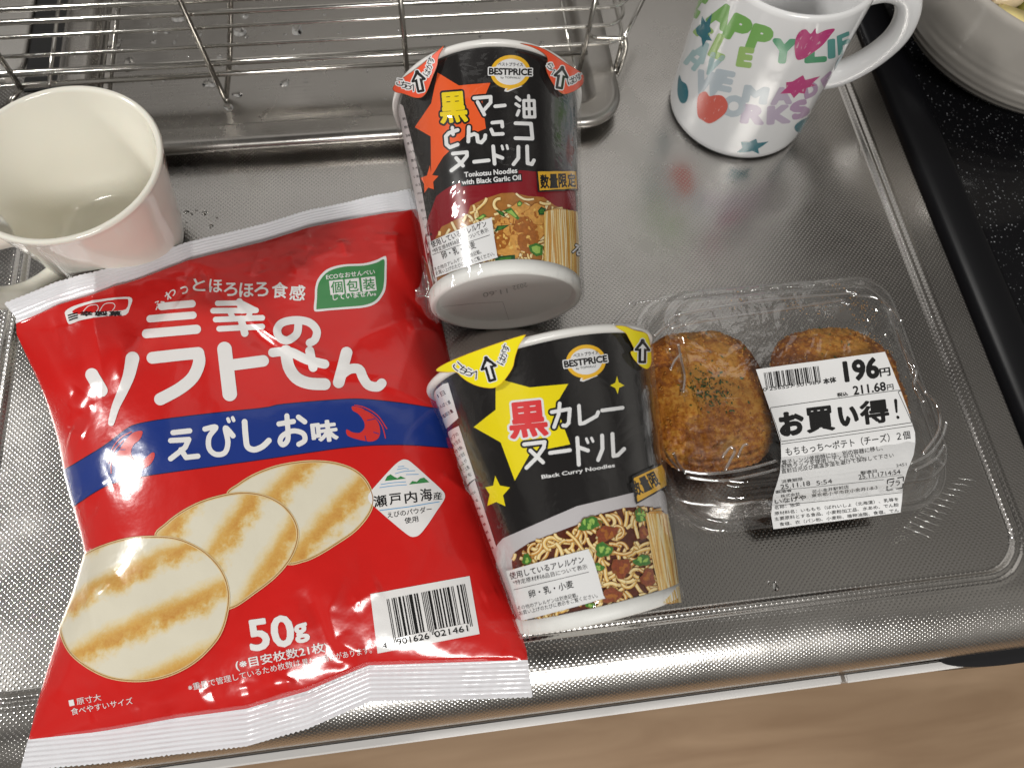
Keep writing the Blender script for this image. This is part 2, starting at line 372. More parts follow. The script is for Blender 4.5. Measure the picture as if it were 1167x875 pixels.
# ================================================================ materials of the place
def steel(name, dots=True, rough=.21, col=(.57,.55,.525), pitch=.0024, bump=.5, brush=0.):
    m = pbr(name, col, rough, 1.0); nt = m.node_tree; b = nt.nodes['Principled BSDF']; L = nt.links
    tc = nd(nt, 'ShaderNodeTexCoord')
    # smudges in roughness
    n = nd(nt, 'ShaderNodeTexNoise'); n.inputs['Scale'].default_value = 11; n.inputs['Detail'].default_value = 9; n.inputs['Roughness'].default_value = .65; L.new(tc.outputs['Object'], n.inputs['Vector'])
    mr = nd(nt, 'ShaderNodeMapRange'); mr.inputs['From Min'].default_value = .3; mr.inputs['From Max'].default_value = .7; mr.inputs['To Min'].default_value = rough-.10; mr.inputs['To Max'].default_value = rough+.13
    L.new(n.outputs['Fac'], mr.inputs['Value']); L.new(mr.outputs['Result'], b.inputs['Roughness'])
    # large faint waviness of the sheet and fine scratches
    n2 = nd(nt, 'ShaderNodeTexNoise'); n2.inputs['Scale'].default_value = 14; n2.inputs['Detail'].default_value = 1; L.new(tc.outputs['Object'], n2.inputs['Vector'])
    bp = nd(nt, 'ShaderNodeBump'); bp.inputs['Strength'].default_value = .25 if dots else .6; bp.inputs['Distance'].default_value = .002; L.new(n2.outputs['Fac'], bp.inputs['Height'])
    mp = nd(nt, 'ShaderNodeMapping'); mp.inputs['Scale'].default_value = (30, 900, 30) if brush else (500, 500, 500); L.new(tc.outputs['Object'], mp.inputs['Vector'])
    n3 = nd(nt, 'ShaderNodeTexNoise'); n3.inputs['Scale'].default_value = 1 if brush else 2; n3.inputs['Detail'].default_value = 3; L.new(mp.outputs[0], n3.inputs['Vector'])
    b3 = nd(nt, 'ShaderNodeBump'); b3.inputs['Strength'].default_value = .12+brush; b3.inputs['Distance'].default_value = .0002; L.new(n3.outputs['Fac'], b3.inputs['Height']); L.new(bp.outputs[0], b3.inputs['Normal'])
    last = b3
    if dots:
        sx = nd(nt, 'ShaderNodeSeparateXYZ'); L.new(tc.outputs['Object'], sx.inputs[0])
        # front roll: use arc position so the dimples run over the edge
        def M(op, a, b_=None, c=None):
            q = nd(nt, 'ShaderNodeMath', operation=op)
            for i, v in enumerate((a, b_, c)):
                if v is None: continue
                if isinstance(v, (int, float)): q.inputs[i].default_value = v
                else: L.new(v, q.inputs[i])
            return q.outputs[0]
        yy = M('ADD', sx.outputs['Y'], M('MULTIPLY', M('MINIMUM', sx.outputs['Z'], 0.0), .8))
        u = M('DIVIDE', sx.outputs['X'], pitch); v = M('DIVIDE', yy, pitch*.5)
        row = M('FLOOR', v); odd = M('FRACT', M('MULTIPLY', row, .5))
        u = M('ADD', u, odd)
        fu = M('SUBTRACT', M('FRACT', u), .5); fv = M('MULTIPLY', M('SUBTRACT', M('FRACT', v), .5), .5)
        d = M('SQRT', M('ADD', M('MULTIPLY', fu, fu), M('MULTIPLY', fv, fv)))
        h = nd(nt, 'ShaderNodeMapRange', interpolation_type='SMOOTHSTEP'); h.inputs['From Min'].default_value = .07; h.inputs['From Max'].default_value = .24
        h.inputs['To Min'].default_value = 1; h.inputs['To Max'].default_value = 0; L.new(d, h.inputs['Value'])
        # worn patches where the pattern is weaker
        n4 = nd(nt, 'ShaderNodeTexNoise'); n4.inputs['Scale'].default_value = 7; n4.inputs['Detail'].default_value = 3; L.new(tc.outputs['Object'], n4.inputs['Vector'])
        m4 = nd(nt, 'ShaderNodeMapRange'); m4.inputs['From Min'].default_value = .35; m4.inputs['From Max'].default_value = .6; m4.inputs['To Min'].default_value = .55; m4.inputs['To Max'].default_value = 1.; L.new(n4.outputs['Fac'], m4.inputs['Value'])
        hh = M('MULTIPLY', h.outputs['Result'], m4.outputs['Result'])
        b4 = nd(nt, 'ShaderNodeBump'); b4.inputs['Strength'].default_value = bump; b4.inputs['Distance'].default_value = .00025; L.new(hh, b4.inputs['Height']); L.new(b3.outputs[0], b4.inputs['Normal']); last = b4
    L.new(last.outputs[0], b.inputs['Normal'])
    return m
steel('steel_dimpled', bump=.34); steel('steel_tray', False, .27, (.43,.41,.385), brush=.10); steel('steel_plate', True, .25, (.62,.60,.57))
pbr('wire', (.66,.64,.60), .16, 1.0, rvar=.06, nscale=400)
pbr('wire_dark', (.40,.38,.35), .22, 1.0)
pbr('ivory', (.80,.775,.69), .12, coat=.6, coat_rough=.03, sss=.05)
pbr('white_ceramic', (.77,.77,.77), .1, coat=.7, coat_rough=.03)
pbr('bowl_glaze', (.40,.375,.34), .16, coat=.5, coat_rough=.06, noise=.05, nscale=60)
pbr('hob_frame', (.004,.004,.005), .38, spec=.15)
pbr('gap_shade', (.006,.006,.006), .5)  # black for shade painted into the gaps
pbr('black_plastic', (.012,.012,.014), .35)
pbr('door_white', (.78,.76,.74), .35)
pbr('water', (1,1,1), .02, trans=1., ior=1.33)
def hob_glass():
    m = pbr('hob_glass', (.006,.006,.007), .12, spec=.3); nt = m.node_tree; b = nt.nodes['Principled BSDF']; L = nt.links
    tc = nd(nt, 'ShaderNodeTexCoord'); vo = nd(nt, 'ShaderNodeTexVoronoi'); vo.inputs['Scale'].default_value = 560; L.new(tc.outputs['Object'], vo.inputs['Vector'])
    mr = nd(nt, 'ShaderNodeMapRange'); mr.inputs['From Min'].default_value = .12; mr.inputs['From Max'].default_value = .26; mr.inputs['To Min'].default_value = 1; mr.inputs['To Max'].default_value = 0
    L.new(vo.outputs['Distance'], mr.inputs['Value'])
    sp = nd(nt, 'ShaderNodeSeparateColor'); L.new(vo.outputs['Color'], sp.inputs[0])
    pw = nd(nt, 'ShaderNodeMath', operation='POWER'); pw.inputs[1].default_value = 3.5; L.new(sp.outputs[0], pw.inputs[0])
    ml = nd(nt, 'ShaderNodeMath', operation='MULTIPLY'); L.new(mr.outputs[0], ml.inputs[0]); L.new(pw.outputs[0], ml.inputs[1])
    mx = nd(nt, 'ShaderNodeMix', data_type='RGBA'); mx.inputs['A'].default_value = (.006,.006,.007,1); mx.inputs['B'].default_value = (.42,.43,.45,1)
    L.new(ml.outputs[0], mx.inputs['Factor']); L.new(mx.outputs['Result'], b.inputs['Base Color'])
hob_glass()
def floor_mat():
    m = pbr('floor_wood', (.30,.19,.11), .45); nt = m.node_tree; b = nt.nodes['Principled BSDF']; L = nt.links
    tc = nd(nt, 'ShaderNodeTexCoord'); mp = nd(nt, 'ShaderNodeMapping'); mp.inputs['Scale'].default_value = (3, 22, 3); mp.inputs['Rotation'].default_value = (0,0,1.35)
    L.new(tc.outputs['Object'], mp.inputs['Vector'])
    n = nd(nt, 'ShaderNodeTexNoise'); n.inputs['Scale'].default_value = 1.2; n.inputs['Detail'].default_value = 4; n.inputs['Distortion'].default_value = .5; L.new(mp.outputs[0], n.inputs['Vector'])
    r = nd(nt, 'ShaderNodeValToRGB'); r.color_ramp.elements[0].position = .3; r.color_ramp.elements[0].color = (.42,.27,.16,1); r.color_ramp.elements[1].position = .7; r.color_ramp.elements[1].color = (.60,.41,.26,1)
    L.new(n.outputs['Fac'], r.inputs[0]); L.new(r.outputs[0], b.inputs['Base Color'])
floor_mat()
# ================================================================ counter
def counter():
    BX0, BX1, BY0, BY1, RC = -207., 260., 28., 700., 22.
    prof_d = [-60,-4.2,-3.4,-2.5,-1.6,-.8,0,.8,1.5,2.2,3.0,3.8,60]; prof_z = [0,0,.35,1.2,1.75,1.5,1.2,1.5,2.0,2.15,2.0,1.8,1.8]
    def lin(*s):
        o = []
        for a, b, n in s: o += list(np.linspace(a, b, n, endpoint=False))
        return np.array(o)
    xs = np.append(lin((-900,-214,6),(-214,-180,60),(-180,232,30),(232,267,62)), [270.,279.])
    ys = np.append(lin((24.0,56,72),(56,560,30)), [600.])
    X, Y = np.meshgrid(xs, ys, indexing='ij')
    qx = np.maximum(BX0+RC-X, X-(BX1-RC)); qy = np.maximum(BY0+RC-Y, Y-(BY1-RC))
    D = np.minimum(np.maximum(qx, qy), 0)+np.hypot(np.maximum(qx, 0), np.maximum(qy, 0))-RC
    Z = np.interp(D, prof_d, prof_z)
    rows = []
    for a in np.linspace(0, math.radians(100), 26)[1:]: rows.append((24-27*math.sin(a)*.98, 1.8-21+21*math.cos(a)))
    ny = len(ys); nr = len(rows)
    V = []
    for i in range(len(xs)):
        for (y, z) in rows[::-1]: V.append((xs[i], y, z))
        for j in range(ny): V.append((X[i,j], Y[i,j], Z[i,j]))
    m = nr+ny
    Fs = [(i*m+j, (i+1)*m+j, (i+1)*m+j+1, i*m+j+1) for i in range(len(xs)-1) for j in range(m-1)]
    o = mk('countertop', V, Fs, 'steel_dimpled'); o['kind'] = 'structure'; tag(o, 'dimpled stainless steel kitchen countertop with pressed groove and rolled front edge')
counter()
mb = MB(); mb.add([(-2600,-2600,-820),(2600,-2600,-820),(2600,900,-820),(-2600,900,-820)], [(0,1,2,3)]); o = mb.build('floor', ['floor_wood'], smooth=False); o['kind'] = 'structure'
# cabinet doors under the counter: their white top edges show as a thin line
def door(x0, x1, lab):
    t = thing('cabinet_door', lab, 'cabinet door', ((x0+x1)/2, -5, -700), 'white cabinet doors under the counter')
    bm = bmesh.new(); bmesh.ops.create_cube(bm, size=1)
    for v in bm.verts: v.co = ((x0+x1)/2+v.co.x*(x1-x0), -5.2+v.co.y*4.2, -362+v.co.z*676)
    bmesh.ops.bevel(bm, geom=bm.edges[:], offset=.7, segments=2, affect='EDGES')
    mk('door_panel', [v.co[:] for v in bm.verts], [[v.index for v in f.verts] for f in bm.faces], 'door_white', t, False); bm.free()
door(-900, 169.5, 'long white cabinet door edge under the left part of the steel counter')
door(171.5, 470, 'short white cabinet door edge at the right, reaching the black range')
# ================================================================ hob
t = thing('hob', 'black glass cooking hob with speckled surface and glossy black frame beside the steel counter', 'hob', (420, 300, 0))
mb = MB(); mb.box(302, 900, 30, 800, -20, 4.0); mb.build('glass_top', ['hob_glass'], t, False)
prof = [(280.6,-20),(280.6,3),(281.2,5.2),(283,6.6),(286,7.2),(291,7.6),(297,7.3),(300.5,6.6),(302.4,5.6),(303,4.4),(303,3.2)]
mb = MB(); n = len(prof); V = [(x, 20, z) for x, z in prof]+[(x, 800, z) for x, z in prof]; mb.add(V, [(i, i+1, n+i+1, n+i) for i in range(n-1)]+[tuple(range(n))[::-1]]); mb.build('frame', ['hob_frame'], t)
mb = MB(); mb.box(279, 281.0, 20, 800, -20, -2); mb.build('side_gap_shade', ['gap_shade'], t, False)  # solid black strip, the gap's shade put into its colour
th = np.linspace(math.pi, 1.5*math.pi, 12); out = [(252+34*math.cos(a), -3.0+5.8*math.sin(a)) for a in th]+[(480,-8.8),(480,3),(218,3)]
k = len(out); mb = MB(); mb.add([(x,y,-23.5) for x,y in out]+[(x,y,-60) for x,y in out], [tuple(range(k)), tuple(range(k,2*k))[::-1]]+[(i,k+i,k+(i+1)%k,(i+1)%k) for i in range(k)]); mb.build('front_panel', ['black_plastic'], t, False)
# ================================================================ sink plate at the far left
t = thing('sink_plate', 'bright dimpled steel sink plate with a round drain hole left of the drainer tray', 'sink plate', (-240, 420, 0))
def rrect(x0, x1, y0, y1, r, n=8):
    o = []
    for cxx, cyy, a0 in ((x1-r, y0+r, -90), (x1-r, y1-r, 0), (x0+r, y1-r, 90), (x0+r, y0+r, 180)):
        for k in range(n+1): a = math.radians(a0+90*k/n); o.append((cxx+r*math.cos(a), cyy+r*math.sin(a)))
    return o
def slab(o, z0, z1, r=1.2):
    n = len(o); P = np.array(o); c = P.mean(0); mbx = MB()
    def off(d):
        T = np.roll(P, -1, 0)-np.roll(P, 1, 0); T /= np.linalg.norm(T, axis=1)[:,None]; return P-np.stack([T[:,1], -T[:,0]], 1)*d
    V = []; lv = [(0, z0), (0, z1-r), (r*.3, z1-r*.3), (r, z1)]
    for d, z in lv: V += [(x, y, z) for x, y in off(d)]
    Fs = [(l*n+i, l*n+(i+1)%n, (l+1)*n+(i+1)%n, (l+1)*n+i) for l in range(3) for i in range(n)]+[tuple(range(3*n, 4*n))]
    mbx.add(V, Fs); return mbx
slab(rrect(-420, -219, 360, 640, 14), .3, 5.0, 2.5).build('plate', ['steel_plate'], t)
mb = MB(); c = (-256, 372)
a = [i*2*math.pi/40 for i in range(40)]
mb.add([(c[0]+24*math.cos(q), c[1]+22*math.sin(q), 5.12) for q in a], [tuple(range(40))]); mb.build('drain_hole', ['black_plastic'], t, False)
mb = MB(); mb.box(-218.5, -199, 352, 640, 2.3, 2.6); o = mb.build('drain_gap_shade', ['gap_shade'], t, False)  # thin black sheet, painted shade between plate and tray
# ================================================================ drainer tray
def ring_mesh(x0, x1, y0, y1, r, prof, n=10, floor=True):
    P = np.array(rrect(x0, x1, y0, y1, r, n)); m = len(P)
    V = []
    for d, z in prof:
        Q = np.array(rrect(x0+d, x1-d, y0+d, y1-d, max(r-d, 1.2), n)); V += [(x, y, z) for x, y in Q]
    Fs = [(l*m+i, l*m+(i+1)%m, (l+1)*m+(i+1)%m, (l+1)*m+i) for l in range(len(prof)-1) for i in range(m)]
    if floor: Fs.append(tuple(range((len(prof)-1)*m, len(prof)*m)))
    return V, Fs
t = thing('drainer_tray', 'wet stainless steel drainer tray with broad rounded rim under the wire rack', 'tray', (-40, 430, 0))
prof = [(2.5,7),(.6,7.2),(-.2,8.2),(-.3,9.6),(.3,11.2),(1.4,12.4),(3.2,13.1),(5,13.2),(9,12.5),(13.5,12.3),(15.2,11.9),(16.4,10.8),(17.2,8.5),(18,5.5),(19.6,3.4),(22.5,2.6),(27,2.4)]
V, Fs = ring_mesh(-196, 117.5, 295, 640, 24, prof); mk('tray_shell', V, Fs, 'steel_tray', t)
prof = [(21,2.55),(21,7.5),(23.,7.9),(24.5,7.5),(24.5,2.5)]
mb = MB(); mb.tube([(-176,318,3.2),(-176,640,3.2)], 1.5); mb.tube([(-171,318,3.0),(-171,640,3.0)], 1.0); mb.build('drain_lip', ['wire_dark'], t)
for fx, fy in ((-150,330),(75,330)):
    mb = MB(); mb.lathe([(0,.2),(9,.2),(9.5,1),(9.5,2.3),(0,2.3)], (fx, fy, 0), n=24); mb.build('foot', ['black_plastic'], t)
# water
def drops():
    mb = MB(); rnd = random.Random(5)
    spots = []
    for (px, py, r, z) in ((122,52,3.2,2.5),(117,48,1.8,2.5),(135,53,1.9,2.5),(137,46,1.1,2.5),(113,28,2.2,2.5),(190,37,1.5,2.5),(175,48,1.6,2.5),(172,56,1.2,2.5),(199,48,1.2,2.5),(113,50,1.1,2.5),(250,65,1.7,2.5),(270,75,.9,2.5),(97,14,3.5,2.5),(82,30,3,2.5),(318,52,1.1,2.5),
                            (212,242,1.3,.05),(218,244,.8,.05),(233,243,1.5,.05),(240,258,1.3,.05),(224,240,.6,.05),(884,668,1.7,.05),(876,664,.8,.05),(212,254,.5,.05),(247,248,.6,.05)):
        p = at(px, py, z); spots.append((p[0], p[1], z, r))
    for k_ in range(10): spots.append((rnd.uniform(-165, -60), rnd.uniform(330, 410), 2.45, rnd.uniform(2.2, 4.5)))
    for _ in range(70): spots.append((rnd.uniform(-165, 90), rnd.uniform(330, 400), 2.45, rnd.uniform(.3, 1.2)))
    for (x, y, z, r) in spots:
        n = 16; lv = [(1,0),(.97,.14),(.86,.28),(.62,.40),(.3,.46)]; ph = rnd.uniform(0, 6.3); an = rnd.uniform(.75, 1.3); V = []
        for k, h in lv:
            for i in range(n):
                q = 2*math.pi*i/n; w = 1+.16*math.sin(2*q+ph)+.1*math.sin(3*q+2*ph); V.append((x+r*k*w*an*math.cos(q), y+r*k*w/an*math.sin(q), z+h*r*.9))
        m = len(lv); Fs = [(l*n+i, l*n+(i+1)%n, (l+1)*n+(i+1)%n, (l+1)*n+i) for l in range(m-1) for i in range(n)]+[tuple(range((m-1)*n, m*n)), tuple(range(n))[::-1]]
        mb.add(V, Fs)
    o = mb.build('water_drops', ['water']); tag(o, 'scattered clear water drops on the wet tray and steel counter', 'water drops', kind='stuff')
drops()
# ================================================================ wire rack
t = thing('wire_rack', 'stainless wire dish rack with rounded corner standing in the drainer tray', 'dish rack', (-40, 420, 3))
YF = 341.
def wy(px, py, y=YF): return atY(px, py, y)
def wires(name, L, r, mat='wire'):
    for P in L:
        mb = MB(); mb.tube(P, r, 12); mb.build(name, [mat], t)
def hor(z, x1, rc, lift=0, y=YF, dz=0):      # front wire turning the right corner and running back
    P = [(-430, y, z+dz), (0, y, z)]
    for k in range(9): a = -math.pi/2+math.pi/2*k/8; P.append((x1-rc+rc*math.cos(a), y+rc+rc*math.sin(a), z))
    P.append((x1+1, 700, z)); return P
wires('horizontal_wire', [hor(36.6, 121, 12), hor(48.6, 123, 14), hor(24.2, 122, 10)], 1.05)
wires('rim_wire', [hor(58.6, 126, 16, y=YF-1.5), hor(60.5, 123, 16, y=YF+5)], 1.45)
wires('base_wire', [[(-430,338.5,18.5), (-100,339.5,18.9), (101,340,19.0)], [(-430,344.5,22.),(-100,345.5,21.8),(20,346,21.8)]], 1.6)
f = at(258, 113, 4.2)
wires('leg', [spline([wy(196,-22,336), wy(204.5,0,337), f+[-.8,0,1.5], f, f+[.3,2.5,1.2], wy(262,60,346), wy(262.5,-20,352)], 6)], 1.5, 'wire_dark')
wires('leg', [[wy(-18,40,337), wy(24,101,337)], [wy(24,101,337), wy(4,125,330)]], 1.5, 'wire_dark')
wires('upright_wire', [[wy(455,-14,338.5), wy(462,60,338.5), wy(464,84,338.5), wy(466,110,338)]], 1.5, 'wire_dark')
wires('upright_wire', [[wy(681,-14,340), wy(668,50,338), at(659,84,8)]], 1.35, 'wire_dark')
wires('floor_wire', [[at(56,97,22), at(69,-12,22)], [at(655,78,12), at(639,0,12), at(636,-20,12)]], 1.0)
wires('corner_loop', [spline([at(712,43,26), at(713.5,53,20), at(710,68,12), at(704,84,3.5), at(701.5,87,3.4), at(701,80,4), at(706,60,14), at(709,47,24)], 5)], 1.3)
wires('side_wire', [spline([wy(671,39,342), wy(676,42.5,344), wy(690,43.5,343.5), wy(711,43.5,343)], 4), [at(712,43,27), at(733,0,26), at(740,-14,26)]], 1.2)
# ================================================================ ivory mug (left)
MLc = (-155.0, 242.0)
t = thing('ivory_mug', 'empty ivory coffee mug with a handle, standing upright at the left beside the drainer tray', 'mug', (*MLc, 0))
prof = [(0,1.2),(20,1.2),(21,0.2),(24.5,.2),(26.8,1.0),(29.0,3),(30.9,7),(32.8,14),(34.4,23),(35.9,33),(37.5,43),(39.5,53),(41.2,61.5),(42.3,66.5),(42.9,68.6),(42.4,69.8),(41.2,70),(40.1,69.2),(39.4,66),(38.2,60),(36.2,51),(34.3,41),(32.8,31),(31.2,21),(28.6,13),(24,9),(17,6.8),(10,6.1),(0.01,6)]
prof = [tuple(q) for q in prof[:4]]+[tuple(q) for q in spline(prof[4:], 3)]
sm = [];
mb = MB(); mb.lathe(prof, (*MLc, 0), n=96); mb.build('cup_body', ['ivory'], t)
a = np.array([-.75,-.66,0]); a /= np.linalg.norm(a); c = np.array([*MLc, 0.])
P = spline([c+a*36+[0,0,55], c+a*46+[0,0,58], c+a*58+[0,0,53], c+a*64+[0,0,41], c+a*61+[0,0,28], c+a*51+[0,0,18], c+a*41+[0,0,14], c+a*30+[0,0,13]], 6)
mb = MB(); n = len(P); mb.tube(P, [5.6+1.9*abs(2*i/(n-1)-1)**2.5 for i in range(n)], 20); mb.build('handle', ['ivory'], t)
pbr('ink_brown', (.05,.035,.03), .25, coat=.4)
MLS = ConeSurf((*MLc, 0), (0,0,1), 37.3, 42.6, 60)
ar = Art()

# ================================================================ printed white mug (right)
MRc = (188.5, 310.5); MRr = 40.0
t = thing('printed_mug', 'tall white mug printed with pastel letters, crayon hearts and stars', 'mug', (*MRc, 0))
prof = [(0,2.5),(30,2.5),(32,.3),(37,.3),(39,1.3),(39.9,3.2),(40,6),(40,60),(40,95),(39.7,97.4),(38.7,98.2),(37.4,97.6),(36.8,95),(36.6,60),(36.4,20),(35,10),(30,6.5),(0.01,6)]
mb = MB(); mb.lathe(prof, (*MRc, 0), n=128); mb.build('cup_body', ['white_ceramic'], t)
a = np.array([.96,-.28,0]); a /= np.linalg.norm(a); c = np.array([*MRc, 0.])
P = spline([c+a*36+[0,0,86], c+a*46+[0,0,89.5], c+a*56+[0,0,87], c+a*62+[0,0,77], c+a*63+[0,0,63], c+a*57+[0,0,48], c+a*47+[0,0,36], c+a*36+[0,0,31]], 6)
mb = MB(); n = len(P); mb.tube(P, [6.2+1.6*abs(2*i/(n-1)-1)**2.5 for i in range(n)], 20); mb.build('handle', ['white_ceramic'], t)
def crayon(name, col, gap=.35, sc=900):
    m = pbr(name, col, .2, coat=.5, coat_rough=.05); nt = m.node_tree; b = nt.nodes['Principled BSDF']; L = nt.links
    tc = nd(nt, 'ShaderNodeTexCoord'); mp = nd(nt, 'ShaderNodeMapping'); mp.inputs['Scale'].default_value = (1, 1, .28); mp.inputs['Rotation'].default_value = (.3, .5, 0)
    n = nd(nt, 'ShaderNodeTexNoise'); n.inputs['Scale'].default_value = sc; n.inputs['Detail'].default_value = 4; L.new(tc.outputs['Object'], mp.inputs[0]); L.new(mp.outputs[0], n.inputs['Vector'])
    r = nd(nt, 'ShaderNodeMapRange'); r.inputs['From Min'].default_value = gap; r.inputs['From Max'].default_value = gap+.13; L.new(n.outputs['Fac'], r.inputs['Value'])
    mx = nd(nt, 'ShaderNodeMix', data_type='RGBA'); mx.inputs['A'].default_value = (.80,.79,.78,1); mx.inputs['B'].default_value = (*col, 1)
    L.new(r.outputs[0], mx.inputs['Factor']); L.new(mx.outputs['Result'], b.inputs['Base Color'])
crayon('crayon_pink', (.50,.055,.20), .24); crayon('crayon_red', (.62,.13,.10), .22); crayon('crayon_teal', (.03,.16,.20), .18)
for nme, col in (('mug_green', (.20,.42,.12)), ('mug_green_dark', (.09,.32,.17)), ('mug_teal', (.12,.33,.30)), ('mug_lime', (.33,.50,.17)), ('mug_blue', (.38,.52,.53)), ('mug_grey', (.47,.53,.57)), ('mug_lilac', (.50,.42,.53)), ('mug_mauve', (.45,.31,.45))): crayon(nme, col, .12, 500)
MS = ConeSurf((*MRc, 0), (0,0,1), MRr, MRr, 95)
z = conv(750, 0, .2172); ar = Art()
def glyph(ch, bl, br, h, mat, b=.095, sk=0): 
    (q0, q1) = np.array(z([bl, br])); e_ = q1-q0; up_ = np.array([e_[1], -e_[0]])/np.linalg.norm(e_)*h*.2172; q0, q1 = q0-e_*.13-up_*.1, q1+e_*.13-up_*.1; h = h*1.22; ar.text(ch, q0, q1, h*.2172, mat, 1, b, skew=sk, fit=True)
glyph('H', (205,88), (262,-4), 55, 'mug_green'); glyph('A', (262,108), (345,158), 112, 'mug_green'); glyph('P', (345,186), (432,226), 116, 'mug_green', sk=.12); glyph('P', (468,244), (560,268), 112, 'mug_green', sk=.12)
glyph('Y', (598,322), (700,326), 108, 'mug_green_dark', sk=.1); glyph('L', (778,325), (872,318), 90, 'mug_green_dark', sk=.12); glyph('I', (893,303), (925,297), 86, 'mug_teal', sk=.16); glyph('F', (948,283), (1000,262), 92, 'mug_teal', .05, sk=.3)
glyph('F', (190,170), (235,215), 70, 'mug_lime'); glyph('L', (268,285), (335,312), 105, 'mug_lime', sk=.1); glyph('E', (415,342), (480,350), 88, 'mug_lime', sk=.08); glyph('H', (140,330), (190,368), 75, 'mug_blue')
glyph('A', (175,288), (232,330), 90, 'mug_blue'); glyph('V', (232,375), (290,395), 95, 'mug_blue', sk=.2); glyph('E', (288,462), (372,478), 92, 'mug_grey', sk=.08)
glyph('M', (448,530), (555,543), 76, 'mug_grey', sk=.1); glyph('A', (600,545), (690,540), 76, 'mug_lilac', sk=.1); glyph('D', (775,515), (835,492), 66, 'mug_mauve', sk=.2)
glyph('W', (190,480), (312,508), 105, 'mug_grey', sk=.1); glyph('O', (335,600), (435,612), 95, 'mug_grey', sk=.1); glyph('R', (440,640), (540,648), 84, 'mug_lilac', sk=.12); glyph('K', (580,648), (680,640), 82, 'mug_lilac', sk=.12); glyph('S', (715,628), (790,598), 80, 'mug_mauve', sk=.12)
glyph('E', (880,470), (925,430), 66, 'mug_mauve', sk=.3)
def shape(P, mat, n=5, sm_=True): ar.poly(spline(z(P), n, True) if sm_ else z(P), mat, 3)
shape([(722,205),(745,165),(775,155),(800,178),(825,150),(832,178),(880,158),(926,152),(905,185),(860,240),(800,285),(765,308),(728,312),(716,260)], 'crayon_pink')
shape([(207,520),(225,488),(252,482),(270,505),(300,500),(340,505),(366,545),(355,590),(310,630),(270,648),(235,632),(208,605)], 'crayon_red')
shape([(640,492),(672,462),(672,432),(705,428),(760,395),(772,420),(850,400),(806,440),(828,448),(778,462),(768,492),(738,488),(712,515),(695,490)], 'crayon_pink', sm_=False)
shape([(198,150),(222,130),(232,85),(252,118),(285,70),(272,140),(280,165),(262,178),(285,215),(255,212),(235,248),(228,200),(205,180)], 'crayon_teal', sm_=False)
shape([(412,800),(442,775),(435,745),(478,745),(515,728),(522,750),(580,742),(545,768),(525,780),(530,808),(495,792),(455,800)], 'crayon_teal', sm_=False)
shape([(112,395),(125,425),(150,445),(160,490),(148,535),(122,540),(104,500),(104,440)], 'crayon_teal'); shape([(820,592),(795,650),(762,690),(728,692),(716,665),(745,635),(785,618)], 'crayon_teal')
shape([(935,325),(968,285),(978,300),(958,345),(925,378)], 'crayon_teal')
ar.build(MS, 'crayon_print', t, base=.06, step=.03)
# ================================================================ bowl with food
BC = (372.4, 343.0)
t = thing('food_bowl', 'large beige ridged bowl holding food, standing on the black hob', 'bowl', (*BC, 4))
prof = [(0,5.5),(44,5.5),(46,4.1),(50,4.1),(53,5),(56,8.5)]
for k in range(72):
    zz = 9+k*.86; r = np.interp(zz, [9,12,16,22,28,36,46,58,70], [58,64,70.5,77,81,83.6,85,86.2,87.4]); w_ = math.sin((zz-9)/5.6*2*math.pi); prof.append((r+.13*w_*np.clip((52-zz)/14, 0, 1), zz))
prof += [(87.6,72),(87.2,74),(85.6,75),(84,74),(83,71),(80,56),(72,34),(56,18),(30,11),(.01,10)]
mb = MB(); mb.lathe(prof, (*BC, 0), n=128); mb.build('bowl_body', ['bowl_glaze'], t)
pbr('cheese_yellow', (.80,.66,.28), .4, sss=.1, noise=.1, nscale=300); pbr('brown_food', (.35,.17,.06), .4, noise=.5, nscale=300, bump=.6); pbr('green_food', (.30,.28,.06), .4, noise=.4, nscale=250); pbr('cream_food', (.62,.50,.32), .35, noise=.2, nscale=200)
def lump(name, px, py, z_, sx, sy, sz, rot, mat, seed, boxy=False):
    p = at(px, py, z_); bm = bmesh.new()
    if boxy:
        bmesh.ops.create_cube(bm, size=1.8); bmesh.ops.bevel(bm, geom=bm.edges[:], offset=.18, segments=3, affect='EDGES')
    else: bmesh.ops.create_icosphere(bm, subdivisions=4, radius=1)
    V = np.array([v.co[:] for v in bm.verts]); k = 1+.09*wnoise(V[:,0]*10+seed*9, V[:,1]*10+V[:,2]*7, 9, seed); V = V*k[:,None]*[sx, sy, sz]
    c_, s_ = math.cos(rot), math.sin(rot); V = np.stack([V[:,0]*c_-V[:,1]*s_, V[:,0]*s_+V[:,1]*c_, V[:,2]], 1)+p
    o = mk(name, V, [[v.index for v in f.verts] for f in bm.faces], mat, None, True, loc=p); bm.free(); return o
for i, (nm, px, py, zz, sx, sy, sz, ro, mt, bx, lab) in enumerate((
    ('cheese_slice', 1153, 22, 62, 10, 7, 3, -.6, 'cheese_yellow', True, 'pale yellow cheese slice leaning on the near rim inside the bowl'),
    ('brown_morsel', 1120, -2, 58, 9, 6, 6, .3, 'brown_food', False, 'brown cooked morsel at the left inside the bowl'),
    ('cream_morsel', 1150, -2, 62, 10, 6, 6, .2, 'cream_food', False, 'creamy pale morsel behind the cheese slice in the bowl'),
    ('green_morsel', 1175, 12, 56, 9, 8, 6, .2, 'green_food', False, 'olive green vegetable piece beside the cheese slice in the bowl'))):
    tag(lump(nm, px, py, zz, sx, sy, sz, ro, mt, i, bx), lab, 'food')
